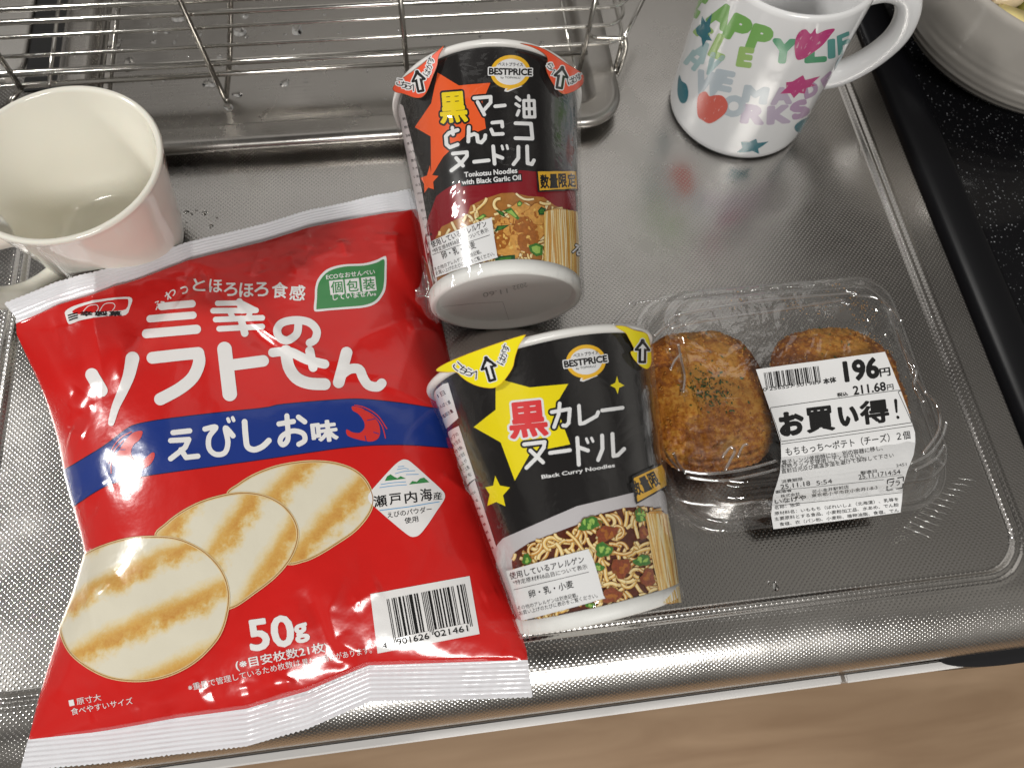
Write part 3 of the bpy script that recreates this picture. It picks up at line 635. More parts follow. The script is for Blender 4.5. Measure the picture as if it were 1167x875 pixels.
# ================================================================ red snack bag
pbr('bag_red', (.56,.014,.012), .2, coat=.4, coat_rough=.06, bump=.28, bscale=95, noise=.12, nscale=40)
pbr('bag_white', (.72,.72,.75), .24, coat=.6, coat_rough=.08, bump=.45, bscale=90)
pbr('print_white', (.74,.73,.72), .2, coat=.4, coat_rough=.06, bump=.28, bscale=95); pbr('print_blue', (.012,.035,.21), .2, coat=.4, coat_rough=.06, bump=.22, bscale=95)
pbr('print_navy', (.01,.015,.05), .2, coat=.6); pbr('print_green', (.035,.22,.06), .2, coat=.6, coat_rough=.07); pbr('print_black', (.012,.012,.013), .22, coat=.5, coat_rough=.08)
pbr('print_sky', (.10,.34,.62), .2, coat=.5); pbr('print_red', (.58,.035,.03), .2, coat=.6, coat_rough=.07)
def cracker_mat(name, rot, per=.021, ph=0.):
    m = pbr(name, (.8,.7,.5), .2, coat=.4, coat_rough=.06, bump=.28, bscale=95); nt = m.node_tree; b = nt.nodes['Principled BSDF']; L = nt.links
    uvn = nd(nt, 'ShaderNodeUVMap'); uvn.uv_map = 'UVMap'
    mp = nd(nt, 'ShaderNodeMapping'); mp.inputs['Rotation'].default_value = (0,0,rot); L.new(uvn.outputs[0], mp.inputs[0])
    n = nd(nt, 'ShaderNodeTexNoise'); n.inputs['Scale'].default_value = .13; n.inputs['Detail'].default_value = 5; n.inputs['Roughness'].default_value = .65; L.new(uvn.outputs[0], n.inputs['Vector'])
    n2 = nd(nt, 'ShaderNodeTexNoise'); n2.inputs['Scale'].default_value = .9; n2.inputs['Detail'].default_value = 4; n2.inputs['Roughness'].default_value = .7; L.new(uvn.outputs[0], n2.inputs['Vector'])
    sx = nd(nt, 'ShaderNodeSeparateXYZ'); L.new(mp.outputs[0], sx.inputs[0])
    def M(op, a, b_=None, c=None):
        q = nd(nt, 'ShaderNodeMath', operation=op)
        for i, v in enumerate((a, b_, c)):
            if v is None: continue
            if isinstance(v, (int, float)): q.inputs[i].default_value = v
            else: L.new(v, q.inputs[i])
        return q.outputs[0]
    s_ = M('SINE', M('ADD', M('MULTIPLY', sx.outputs['Y'], 2*math.pi*per), M('ADD', M('MULTIPLY', n.outputs['Fac'], 3.2), ph)))
    v = M('ADD', M('MULTIPLY', s_, .41), M('ADD', M('MULTIPLY', n.outputs['Fac'], .55), M('MULTIPLY', n2.outputs['Fac'], .26)))
    r = nd(nt, 'ShaderNodeValToRGB'); E_ = r.color_ramp.elements
    E_[0].position = .20; E_[0].color = (.66,.62,.50,1); E_[1].position = 1.06; E_[1].color = (.42,.15,.03,1)
    q = E_.new(.45); q.color = (.67,.57,.37,1); q = E_.new(.60); q.color = (.64,.49,.24,1); q = E_.new(.75); q.color = (.60,.36,.10,1); q = E_.new(.93); q.color = (.50,.22,.045,1)
    L.new(v, r.inputs[0]); L.new(r.outputs[0], b.inputs['Base Color'])
cracker_mat('cracker_front', -.30, .047, 0.2); cracker_mat('cracker_middle', -.95, .046, 2.4); cracker_mat('cracker_back', -.78, .042, .2)
def W(px, py, z): p = at(px, py, z); return p[:2]
# outline in world mm from its corners; top / bottom lines as functions of x, side lines as functions of y
_top = [(6,347,40),(68,322,41),(109,311,40),(169,293,27),(220,276,13),(300,257,6),(355,240,5),(468,216,5)]
_bot = [(22,877,6),(120,868,6),(200,858,6),(280,849,6),(311,840,6),(350,829,6),(405,805,6),(422,798,6),(520,796,6),(607,793,6)]
_lef = [(6,347,40),(30,372,30),(42,400,17),(62,480,6),(75,545,4),(92,610,5),(97,632,5),(84,680,4),(68,720,4),(45,795,4),(22,877,6)]
_rig = [(468,216,5),(480,265,6),(500,352,6),(520,440,6),(545,540,5),(575,660,5),(600,740,5),(607,793,6)]
TP = np.array([W(*p) for p in _top]); BP = np.array([W(*p) for p in _bot]); LP = np.array([W(*p) for p in _lef]); RP = np.array([W(*p) for p in _rig])
TZ = np.array([p[2] for p in _top])
_lz = np.array([p[2] for p in _lef], float)
def f_top(x): return np.interp(x, TP[:,0], TP[:,1])+.0
def f_bot(x): return np.interp(x, BP[:,0], BP[:,1])
def f_left(y): o = np.argsort(LP[:,1]); return np.interp(y, LP[o,1], LP[o,0])
def f_right(y): o = np.argsort(RP[:,1]); return np.interp(y, RP[o,1], RP[o,0])
TS, BS = .052, .945       # seal borders in t
def st(x, y):
    t = (f_top(x)-y)/(f_top(x)-f_bot(x)); xl = f_left(y); xr = f_right(y); return (x-xl)/(xr-xl), t
def crease(x, y, P, amp, w, kind=0):
    P = [W(px, py, 20) for px, py in P]; D = np.full(np.shape(x), 1e9); Sg = np.zeros(np.shape(x)); Al = np.zeros(np.shape(x)); n = len(P)-1
    for i in range(n):
        a, b = P[i], P[i+1]; e = b-a; L = e@e; u = np.clip(((x-a[0])*e[0]+(y-a[1])*e[1])/L, 0, 1)
        d = np.hypot(x-a[0]-u*e[0], y-a[1]-u*e[1]); k = d < D
        D = np.where(k, d, D); Sg = np.where(k, np.sign((x-a[0])*e[1]-(y-a[1])*e[0]), Sg); Al = np.where(k, (i+u)/n, Al)
    fade = np.clip(np.sin(math.pi*np.clip(Al*.92+.04, 0, 1))*1.6, 0, 1)
    if kind == 0: v = np.exp(-np.sqrt((D/w)**2+.12)+.34)
    elif kind == 1: v = np.exp(-(D/w)**2)
    else: v = Sg*(D/w)*np.exp(-(D/w))*1.6
    return amp*v*fade
CREASES = [([(230,300),(208,335),(186,360),(165,382),(158,410)], -3.4, 6, 1), ([(230,300),(212,340),(200,362)], 1.2, 2.6, 0), ([(165,378),(150,400),(142,425),(146,450)], 1.2, 4.5, 0),
    ([(228,306),(262,345),(300,392),(345,425),(395,440),(435,438)], -1.5, 5, 1), ([(232,300),(290,372),(335,408),(385,436),(440,432)], 1.3, 2.8, 0), ([(290,345),(325,392),(360,412),(390,425)], 1.0, 3, 0),
    ([(480,358),(450,372),(410,395),(385,425)], 1.5, 4.5, 0), ([(480,358),(468,400),(450,455)], 1.0, 5, 0), ([(480,358),(500,420),(520,470)], -1.0, 5, 1), ([(425,440),(470,455),(515,470)], .9, 4, 0),
    ([(60,380),(72,430),(88,470)], .9, 6, 0), ([(78,395),(95,392),(110,380)], .9, 3, 0), ([(100,400),(104,440),(85,500)], -.8, 5, 1),
    ([(75,545),(110,528),(135,505)], .35, 5, 0),
    ([(95,640),(110,670),(140,700),(180,716),(230,727),(300,735)], 1.5, 6, 0), ([(100,655),(104,700),(112,745)], 1.1, 4, 0), ([(120,690),(160,720),(215,728),(290,730)], -.9, 5, 1),
    ([(392,665),(374,696),(378,728),(402,740),(418,742)], 1.2, 3.4, 0), ([(345,670),(362,700),(378,745),(396,762)], -1.2, 4, 1), ([(400,690),(420,676),(435,668)], 1.1, 3, 0), ([(325,795),(322,770),(330,740)], 1.3, 4, 0), ([(325,797),(360,785),(400,760)], 1.0, 4, 0),
    ([(230,800),(280,790),(320,775)], .9, 4, 0), ([(60,830),(120,815),(180,800),(240,785)], .8, 4, 0), ([(45,800),(70,760),(92,700)], .8, 5, 0), ([(470,762),(510,758),(560,752)], .8, 3.6, 0), ([(500,770),(555,758),(590,735)], .8, 4, 0),
    ([(545,545),(520,580),(470,615)], .9, 6, 0), ([(560,640),(530,640),(490,625)], .7, 6, 0), ([(345,255),(352,290),(340,320)], .9, 3, 0), ([(392,268),(380,285),(355,295)], .8, 3.4, 0), ([(440,250),(452,280),(470,330)], .9, 5, 0)]
_rc = random.Random(21)
for _ in range(17):
    px = _rc.uniform(60, 590); ln = _rc.uniform(14, 42); py = np.interp(px, [22, 160, 303, 440, 607], [869, 832, 798, 777, 763])-3; dx = _rc.uniform(-16, 16)
    if 375 < px < 560: continue
    CREASES.append(([(px, py), (px+dx*.5, py-ln*.5), (px+dx, py-ln)], _rc.choice([-.8, .7, .9, -.6]), _rc.uniform(1.7, 3.2), 0))
for _ in range(16):
    px = _rc.uniform(60, 455); ln = _rc.uniform(14, 40); py = np.interp(px, [40, 73, 150, 230, 300, 468], [374, 355, 328, 307, 289, 246])+3; dx = _rc.uniform(-18, 14)
    CREASES.append(([(px, py), (px+dx*.5, py+ln*.5), (px+dx, py+ln)], _rc.choice([-.8, .7, .9, -.6]), _rc.uniform(1.7, 3.2), 0))
for _ in range(12):
    px, py = _rc.choice([(505, 370), (520, 440), (548, 545), (572, 650), (92, 610), (80, 560), (70, 480), (90, 690)]); sg = -1 if px > 300 else 1; ln = _rc.uniform(20, 50); an = _rc.uniform(-.9, .7); py += _rc.uniform(-20, 20)
    CREASES.append(([(px+4*sg, py), (px+sg*ln*.5, py+an*ln*.4), (px+sg*ln, py+an*ln)], _rc.choice([-.7, .6, .8]), _rc.uniform(2.2, 4), 0))
def bag_h(x, y):
    s, t = st(x, y); s = np.clip(s, 0, 1); t_ = np.clip(t, 0, 1)
    ez = 4.5+np.interp(x, TP[:,0], TZ-4.5)*np.exp(-(t_/.16)**2)
    tt = np.clip((t_-TS*.7)/(BS*1.01-TS*.7), 0, 1)
    edge = (1-np.abs(2*s-1)**3.2); P = 25.*np.power(np.clip(4*tt*(1-tt), 0, 1), .62)*np.power(np.clip(edge, 0, 1), .62)
    crk = 0
    for P_, a, w, k in CREASES: crk = crk+crease(x, y, P_, a, w, k)
    m = np.clip(P/7., 0, 1)
    sw = np.clip((np.abs(t_-.5)-.25)*5, 0, 1)
    nz = (.75*wnoise(x, y, 60, 1)+.16*wnoise(x, y, 27, 3)+.025*wnoise(x+9, y, 8.5, 5))+sw*.18*wnoise(x, y*1.6, 13, 2)
    z = ez+P+m*(crk+nz)
    # crimped seals
    ft = np.clip((TS+.004-t_)/.006, 0, 1)+np.clip((t_-BS+.004)/.006, 0, 1)
    hgt = f_top(x)-f_bot(x)
    rib = (.24+.16*wnoise(x, y*.4, 23, 8))*np.sin(2*math.pi*(np.minimum(t_, 1-t_)*hgt)/1.75)
    seal = .55*wnoise(x, y*.3, 37, 4)+.35*wnoise(x*1.0, y*.2, 15, 6)
    return z*(1-ft)+ft*(ez+.6+rib+seal)
bag_exact = bag_h; bag_h = gridded(bag_exact, -235, 55, -25, 275)
BAG = HeightSurf(bag_h, 20, 1.0)
tb = thing('snack_bag', 'glossy red bag of round rice crackers with white crimped ends and a blue flavour band', 'snack bag', (-90, 120, 0))
def bag_mesh():
    NS, NT = 250, 300
    tv = np.concatenate([np.linspace(0, TS, 26, endpoint=False), np.linspace(TS, BS, NT-52, endpoint=False), np.linspace(BS, 1, 27)])
    sv = (1-np.cos(np.linspace(0, math.pi, NS)))/2*.35+np.linspace(0, 1, NS)*.65
    S, T = np.meshgrid(sv, tv, indexing='ij')
    # invert (s,t) -> (x,y) by iteration
    X = -80+0*S; Y = 120+0*S
    for _ in range(60):
        Y2 = f_top(X)*(1-T)+f_bot(X)*T; X2 = f_left(Y)*(1-S)+f_right(Y)*S; X = .5*X+.5*X2; Y = .5*Y+.5*Y2
    # serrated ends
    zig = lambda x: .7*np.abs(((x/2.0) % 1)*2-1)
    Yz = Y.copy(); Yz[:,0] += zig(X[:,0]); Yz[:,-1] -= zig(X[:,-1])
    Z = bag_h(X, Y); Q, N = BAG.ev(np.stack([X.ravel(), Y.ravel()], 1), 0); Q[:,1] = Yz.ravel()
    ts = NT if False else len(tv); idx = lambda i, j: i*ts+j
    jt = np.searchsorted(tv, TS-1e-9); jb = np.searchsorted(tv, BS-1e-9)
    for nm, j0, j1, mt in (('film_body', jt, jb, 'bag_red'), ('top_seal', 0, jt, 'bag_white'), ('bottom_seal', jb, ts-1, 'bag_white')):
        cols = list(range(j0, j1+1)); m = len(cols); sel = np.array([idx(i, j) for i in range(NS) for j in cols])
        top = Q[sel]; Nn = N[sel]
        Fs = [(i*m+k, i*m+k+1, (i+1)*m+k+1, (i+1)*m+k) for i in range(NS-1) for k in range(m-1)]
        bot = top.copy(); s_ = S.ravel()[sel]; t_ = T.ravel()[sel]
        if nm == 'film_body': bot[:,2] = np.maximum(.7, np.minimum(top[:,2]-.25, 4.3+0*bot[:,2]-3.3*np.clip(np.minimum(s_, 1-s_)*9, 0, 1)*np.clip(np.minimum(t_-TS, BS-t_)*12, 0, 1)+np.interp(top[:,0], TP[:,0], TZ-4.5)*np.exp(-(t_/.12)**2)))
        else: bot[:,2] -= .5
        n = len(top); Fb = [tuple(q+n for q in f[::-1]) for f in Fs]
        rim = []
        for k in range(m-1): rim.append((k+1, k, n+k, n+k+1)); rim.append(((NS-1)*m+k, (NS-1)*m+k+1, n+(NS-1)*m+k+1, n+(NS-1)*m+k))
        if nm != 'film_body':
            for i in range(NS-1):
                rim.append((i*m, (i+1)*m, n+(i+1)*m, n+i*m)); rim.append(((i+1)*m+m-1, i*m+m-1, n+i*m+m-1, n+(i+1)*m+m-1))
        mk(nm, np.concatenate([top, bot]), Fs+Fb+rim, mt, tb, True, normals=np.concatenate([Nn, -Nn]))
bag_mesh()
def clipbag(uv):
    """keep print on the front face"""
    x, y = uv[:,0].copy(), uv[:,1].copy(); xl = f_left(y)+.5; xr = f_right(y)-.5; x = np.clip(x, xl, xr)
    t = (f_top(x)-y)/(f_top(x)-f_bot(x)); t2 = np.clip(t, TS+.002, BS-.002); y = np.where(t == t2, y, f_top(x)*(1-t2)+f_bot(x)*t2)
    return np.stack([x, y], 1)
# --- title
g = Art()
T3 = [([(184,349.5),(219,346.5)], 7.5), ([(171,363.5),(220,359.5)], 7.5), ([(167,380.5),(224,375.5)], 9.5)]
KO = [([(248,346),(275,345.5),(290,353)], 5), ([(243,354.5),(292,354)], 5.5), ([(246,364.5),(299,362.5)], 5.5), ([(250,375),(299,372.5)], 5.5), ([(273,344),(276,354)], 6.5), ([(275,364),(279,380)], 7.5), ([(262,356),(266,363)], 5), ([(286,354),(283,362)], 5)]
NO = [(spline([(340,371),(338,381),(328,388),(319,385),(316,376),(322,368),(338,365),(353,368),(361,377),(359,387),(353,391)], 5), 8)]
SO = [([(105,427),(115.5,445)], 14), (spline([(151,409),(147,428),(140,446),(132,464),(127,482)], 5), [15,6])]
FU = [(spline([(174,408),(205,404.5),(226,402.5)], 3), 12.5), (spline([(226,403),(227,414),(220,430),(205,443),(183,455)], 5), 13)]
TO = [([(256,398),(262,449)], 15.5), ([(266,416),(300,411.5)], 12)]
SE = [(spline([(311,402),(330,401),(350,410),(370,415)], 4), 9.5), (spline([(326,400),(329,418),(338,431),(352,437),(370,438)], 4), 12.5), ([(353,400),(357,419)], 9)]
NN_ = [([(395,402),(386,436)], 12), (spline([(388,428),(398,421),(409,421),(414,431),(420,439),(430,441),(435,437)], 4), 10)]
for S in (T3, KO, NO, SO, FU, TO, SE, NN_): g.strokes(S, 'print_white', 2, grow=.5)
for ch, x, y, s_ in (('っ',210,331,9),('と',227,325,14),('ほ',246,326,15),('ろ',263,330,15),('ほ',281,331,16),('ろ',298,330,16),('食',319,331,18),('感',339,334,18)): g.box(ch, x-s_/2, y-s_/2, x+s_/2, y+s_/2, 'print_white', 2, .03 if ch != '感' else .05, .025)
g.text('わ', (192,343), (202,334), 9, 'print_white', 2, .02); g.text('ふ', (178,354), (188,345), 8, 'print_white', 2, .02)
g.build(BAG, 'title_lettering', tb, clipbag, step=.065)
# --- flavour band
g = Art()
A = conv(60, 440, .2057); B = conv(260, 440, .2057)
up = spline([(58,540)]+A([(60,465),(180,395),(300,320),(400,243),(450,215),(600,185),(900,148)])+B([(200,120),(300,100),(600,75),(750,72),(950,92),(1130,120)])+[(530,470)], 4)
dn = spline([(75,586)]+A([(120,665),(230,590),(330,540),(500,500),(850,450)])+B([(200,405),(400,375),(700,335),(950,325),(1167,338)])+[(535,513)], 4)
def resamp(P, n): d = np.r_[0, np.cumsum(np.hypot(*np.diff(P, axis=0).T))]; q = np.linspace(0, d[-1], n); return np.stack([np.interp(q, d, P[:,0]), np.interp(q, d, P[:,1])], 1)
U = resamp(up, 60); D_ = resamp(dn, 60)
g.raw(np.concatenate([U, D_]), [(i, i+1, 61+i, 60+i) for i in range(59)], 'print_blue', 0)
g.line(U, .8, 'print_navy', 1); g.line(D_, .8, 'print_navy', 1)
E1 = [(A([(668,258),(760,248)]), 6), (A([(655,302),(755,296),(735,340),(655,402)]), 6), (A([(712,352),(740,395),(805,388)]), 6)]
g.strokes([(np.array(p), w) for p, w in E1], 'print_white', 2)
BI = [(spline(A([(845,238),(905,228),(868,282),(868,345),(905,378),(955,368),(972,310),(958,232),(1000,275)]), 5), 6), (A([(972,182),(978,196)]), 4), (A([(998,176),(1004,190)]), 4)]
g.strokes(BI, 'print_white', 2)
SI = [(spline(B([(92,198),(98,280),(108,335),(145,352),(190,335),(226,302)]), 5), 6.6)]; g.strokes(SI, 'print_white', 2)
OO = [(B([(282,210),(362,196)]), 5.8), (spline(B([(326,165),(332,250),(330,300),(305,325),(288,305),(305,272),(360,248),(415,262),(425,300),(392,322)]), 5), 5.8), (B([(390,172),(425,198)]), 5.8)]; g.strokes(OO, 'print_white', 2)
g.box('味', 354.5, 478, 385, 504.5, 'print_white', 2, -.12, .055)
for cv, bd, an in ((A, [(372,352),(405,300),(448,258),(495,248),(497,270),(480,300),(448,328),(436,370),(452,402),(500,410),(530,385),(552,368),(566,372),(562,402),(535,440),(482,466),(440,476),(402,478),(365,466),(345,425),(348,385)], ([(312,430),(330,350),(380,285),(440,252)], [(326,484),(326,410),(345,355),(395,300)])),
                   (B, [(688,112),(740,122),(792,160),(830,200),(842,250),(832,288),(800,306),(760,304),(700,290),(660,272),(656,240),(690,256),(730,258),(755,232),(752,195),(722,155),(690,135)], ([(700,106),(760,120),(830,165),(880,238)], [(720,118),(800,160),(850,215),(872,290)]))):
    g.poly(spline(cv(bd), 4, True), 'print_red', 2)
    for L_ in an: g.line(spline(cv(L_), 6), 1.2, 'print_red', 2)
for L_ in ([(372,352),(405,352)], [(362,458),(405,425)], [(452,468),(462,440)]): g.line(np.array(A(L_)), .9, 'print_blue', 3)
for L_ in ([(770,190),(812,182)], [(835,265),(805,255)], [(765,305),(758,275)]): g.line(np.array(B(L_)), .9, 'print_blue', 3)
g.build(BAG, 'flavour_band', tb, clipbag, step=.065)
# --- crackers
Wd = conv(0, 540, .2972)
def outline(name, P, mat, layer, sh=True):
    q = Art(); P = spline(P, 5, True); q.poly(P, mat, layer); q.line(np.concatenate([P, P[:1]]), 3.2, 'cracker_rim', layer+.7); q.line(np.concatenate([P, P[:1]]), 1.0, 'cracker_edge', layer+1.4); q.build(BAG, name, tb, clipbag, step=.065)
pbr('cracker_rim', (.66,.50,.26), .2, coat=.4, coat_rough=.06, bump=.28, bscale=95, noise=.2, nscale=500); pbr('cracker_edge', (.33,.16,.05), .2, coat=.4, coat_rough=.06, bump=.28, bscale=95)
outline('cracker_picture', B([(-4,605),(60,545),(150,490),(270,445),(400,422),(500,418),(600,430),(690,462),(755,515),(795,590),(800,650),(770,720),(700,800),(600,870)])+[(362,632),(345,639),(325,641),(300,620),(270,590)], 'cracker_back', 0)
outline('cracker_picture', [(178,612),(190,597),(207,584),(228,573),(250,566),(273,562),(297,564),(318,573),(332,587),(339,604),(337,622),(328,640),(312,658),(290,675),(266,691),(250,690),(225,660),(200,640)], 'cracker_middle', 2)
outline('cracker_picture', Wd([(325,315),(390,280),(480,252),(580,242),(680,250),(770,290),(835,350),(870,420),(876,500),(850,600),(800,670),(730,730),(640,772),(540,790),(430,780),(340,740),(270,680),(236,600),(236,510),(262,420),(295,355)]), 'cracker_front', 4)
# --- small print
g = Art()
g.text('50', (287,741), (336,734), 34, 'print_white', 2, .035); g.text('g', (339,732.5), (353,729), 20, 'print_white', 2, .045)
g.text('(※目安枚数21枚)', (270,764.5), (375,743), 13, 'print_white', 2, .018)
g.text('※重量で管理しているため枚数は', (215.5,787), (343,758), 8, 'print_white', 2, .0); g.text('異なる場合があります。', (345,758.5), (424,743.5), 8, 'print_white', 2, .0)
g.poly([(78.4,797.6),(84,796.3),(85.5,803),(79.8,804.4)], 'print_white', 2); g.text('原寸大', (88.4,803), (116,797.5), 8, 'print_white', 2, .0); g.text('食べやすいサイズ', (82,814.5), (152,801.5), 8, 'print_white', 2, .0)
g.build(BAG, 'weight_lettering', tb, clipbag, step=.065)
# --- maker mark
A0 = conv(60, 280, .2057); g = Art()
g.poly(spline(A0([(88,432),(74,395),(72,362),(130,330),(250,300),(400,284),(440,296),(428,340),(405,384),(330,388),(240,398),(160,412),(110,430)]), 3, True), 'print_white', 1)
g.poly(spline(A0([(110,362),(180,330),(300,305),(398,296),(418,304),(405,352),(330,362),(230,370),(140,380)]), 3, True), 'bag_red', 2)
g.line(spline(A0([(170,365),(200,335),(240,328),(252,345),(240,368)]), 5), .8, 'print_white', 3); g.line(spline(A0([(258,365),(285,325),(330,318),(345,335),(330,360)]), 5), .8, 'print_white', 3)
for k in range(3): g.line(np.array(A0([(85+k*3, 388+k*13),(140, 372+k*13)])), 1.5, 'print_black', 3)
for ch, x in (('幸',188),('製',268),('菓',346)): g.box(ch, *A0([(x-34,362)])[0], *A0([(x+34,391)])[0], 'print_black', 3, -.03, .045)
g.build(BAG, 'maker_mark', tb, clipbag, step=.065)
# --- green eco mark
G = conv(280, 280, .2057); g = Art()
g.poly(spline(G([(378,352),(383,290),(386,230),(405,178),(455,130),(540,106),(650,100),(720,82),(768,60),(780,72),(780,140),(778,215),(765,265),(725,318),(660,343),(560,352),(460,360),(395,366)]), 4, True), 'print_white', 1)
g.poly(spline(G([(392,348),(396,290),(398,235),(416,188),(462,143),(545,118),(655,112),(725,96),(766,78),(768,140),(765,212),(753,258),(716,307),(655,331),(560,340),(460,348),(402,353)]), 4, True), 'print_green', 2)
g.text('ECOなおせんべい', G([(448,190)])[0], G([(716,160)])[0], 5.6, 'print_white', 3, .02)
for ch, x, y in (('個',505,232),('包',592,224),('装',682,215)):
    q = np.array(G([(x,y)])[0]); s_ = 8; e = np.array([1,-.11]); f_ = np.array([.11,1]); g.poly([q-e*s_-f_*s_, q+e*s_-f_*s_, q+e*s_+f_*s_, q-e*s_+f_*s_], 'print_white', 3)
    g.box(ch, q[0]-7, q[1]-7, q[0]+7, q[1]+7, 'print_green', 4, -.08, .02)
g.text('していません。', G([(485,305)])[0], G([(722,278)])[0], 7, 'print_white', 3, .025)
g.build(BAG, 'eco_mark', tb, clipbag, step=.065)
# --- origin badge
Q = conv(400, 500, .3427); g = Art()
g.poly(spline(Q([(165,72),(182,69),(200,78),(250,122),(300,168),(312,186),(308,205),(285,240),(255,285),(230,316),(212,325),(192,321),(150,288),(100,245),(64,212),(57,196),(63,178),(100,135),(140,92)]), 4, True), 'print_white', 1)
for ch, x0, y0, x1, y1 in (('瀬',803,600,882,672),('戸',890,590,962,658),('内',975,578,1048,650),('海',1060,562,1132,638)):
    (a0, b0), (a1, b1) = B([(x0,y0),(x1,y1)]); g.box(ch, a0, b0, a1, b1, 'print_black', 2, -.12, .02)
g.box('産', 493, 560, 504, 570, 'print_black', 2, -.1, .01)
g.line(np.array(B([(838,688),(1000,668),(1170,640)])), .9, 'print_sky', 2)
g.text('えびのパウダー', B([(885,730)])[0], B([(1130,695)])[0], 6.6, 'print_black', 2, .01); g.text('使用', B([(980,762)])[0], B([(1055,750)])[0], 6.8, 'print_black', 2, .01)
for P in ([(868,525),(880,500),(900,488),(920,502),(938,510),(955,498),(985,512)], [(1002,545),(1020,525),(1045,530),(1062,512),(1085,506),(1114,532)]): g.poly(B(P), 'print_green', 2)
for P in ([(845,545),(910,535),(985,530)], [(838,562),(910,552),(990,546)], [(935,462),(975,455),(1000,460)], [(925,485),(975,472),(1035,468)], [(985,490),(1055,488)], [(940,447),(975,443)]): g.line(spline(B(P), 4), .7, 'print_sky', 2)
g.build(BAG, 'origin_badge', tb, clipbag, step=.065)
# --- barcode panel
pbr('barcode_ink', (.01,.01,.01), .6, spec=.08); g = Art()
g.poly([(422,676.5),(535,656),(546.5,722),(430.3,744)], 'print_white', 1)
bars(g, '4901626021461', (440.4,682.5), (529.5,665), (538,709.5), (448.6,728.5), 'barcode_ink', 2)
g.text('4', (436.5,738.5), (441.5,737.5), 6, 'barcode_ink', 2, .01)
g.poly([(452.6,731.6),(490,724.2),(488.8,718.4),(451.6,726)], 'print_white', 3); g.poly([(495.6,723.1),(533.5,715.8),(532.4,709.6),(494.4,717.2)], 'print_white', 3)
g.text('901626', (453,734.4), (489.5,727.2), 7, 'barcode_ink', 4, .01); g.text('021461', (496,725.8), (533.6,718.6), 7, 'barcode_ink', 4, .01)
g.build(BAG, 'barcode_panel', tb, clipbag, step=.1)
# ================================================================ clear pack with two croquettes
def croq_mat(name, green_c=None):
    m = pbr(name, (.4,.18,.05), .5, spec=.4); nt = m.node_tree; b = nt.nodes['Principled BSDF']; L = nt.links
    tc = nd(nt, 'ShaderNodeTexCoord')
    n = nd(nt, 'ShaderNodeTexNoise'); n.inputs['Scale'].default_value = 300; n.inputs['Detail'].default_value = 7; n.inputs['Roughness'].default_value = .7; L.new(tc.outputs['Object'], n.inputs['Vector'])
    n2 = nd(nt, 'ShaderNodeTexNoise'); n2.inputs['Scale'].default_value = 34; n2.inputs['Detail'].default_value = 4; L.new(tc.outputs['Object'], n2.inputs['Vector'])
    ad = nd(nt, 'ShaderNodeMath', operation='ADD'); mu = nd(nt, 'ShaderNodeMath', operation='MULTIPLY'); mu.inputs[1].default_value = .8; L.new(n2.outputs['Fac'], mu.inputs[0]); L.new(n.outputs['Fac'], ad.inputs[0]); L.new(mu.outputs[0], ad.inputs[1])
    # colour paler towards the domed top, darker towards the rim
    sx = nd(nt, 'ShaderNodeSeparateXYZ'); L.new(tc.outputs['Object'], sx.inputs[0]); mz = nd(nt, 'ShaderNodeMath', operation='MULTIPLY'); mz.inputs[1].default_value = 13.; L.new(sx.outputs['Z'], mz.inputs[0])
    a2 = nd(nt, 'ShaderNodeMath', operation='ADD'); L.new(ad.outputs[0], a2.inputs[0]); L.new(mz.outputs[0], a2.inputs[1]); n.inputs['Roughness'].default_value = .8
    r = nd(nt, 'ShaderNodeValToRGB'); E_ = r.color_ramp.elements; E_[0].position = .74; E_[0].color = (.12,.030,.005,1); E_[1].position = 1.0; E_[1].color = (.52,.245,.040,1)
    q = E_.new(.85); q.color = (.25,.072,.008,1); q = E_.new(.93); q.color = (.40,.142,.014,1)
    sc = nd(nt, 'ShaderNodeMath', operation='MULTIPLY'); sc.inputs[1].default_value = .78; L.new(a2.outputs[0], sc.inputs[0]); L.new(sc.outputs[0], r.inputs[0]); L.new(r.outputs[0], b.inputs['Base Color'])
croq_mat('croquette_crumb'); pbr('parsley', (.03,.085,.012), .6); pbr('crumb_gold', (.50,.24,.05), .5)
PKX0, PKX1, PKY0, PKY1 = 97., 232., 61., 184.
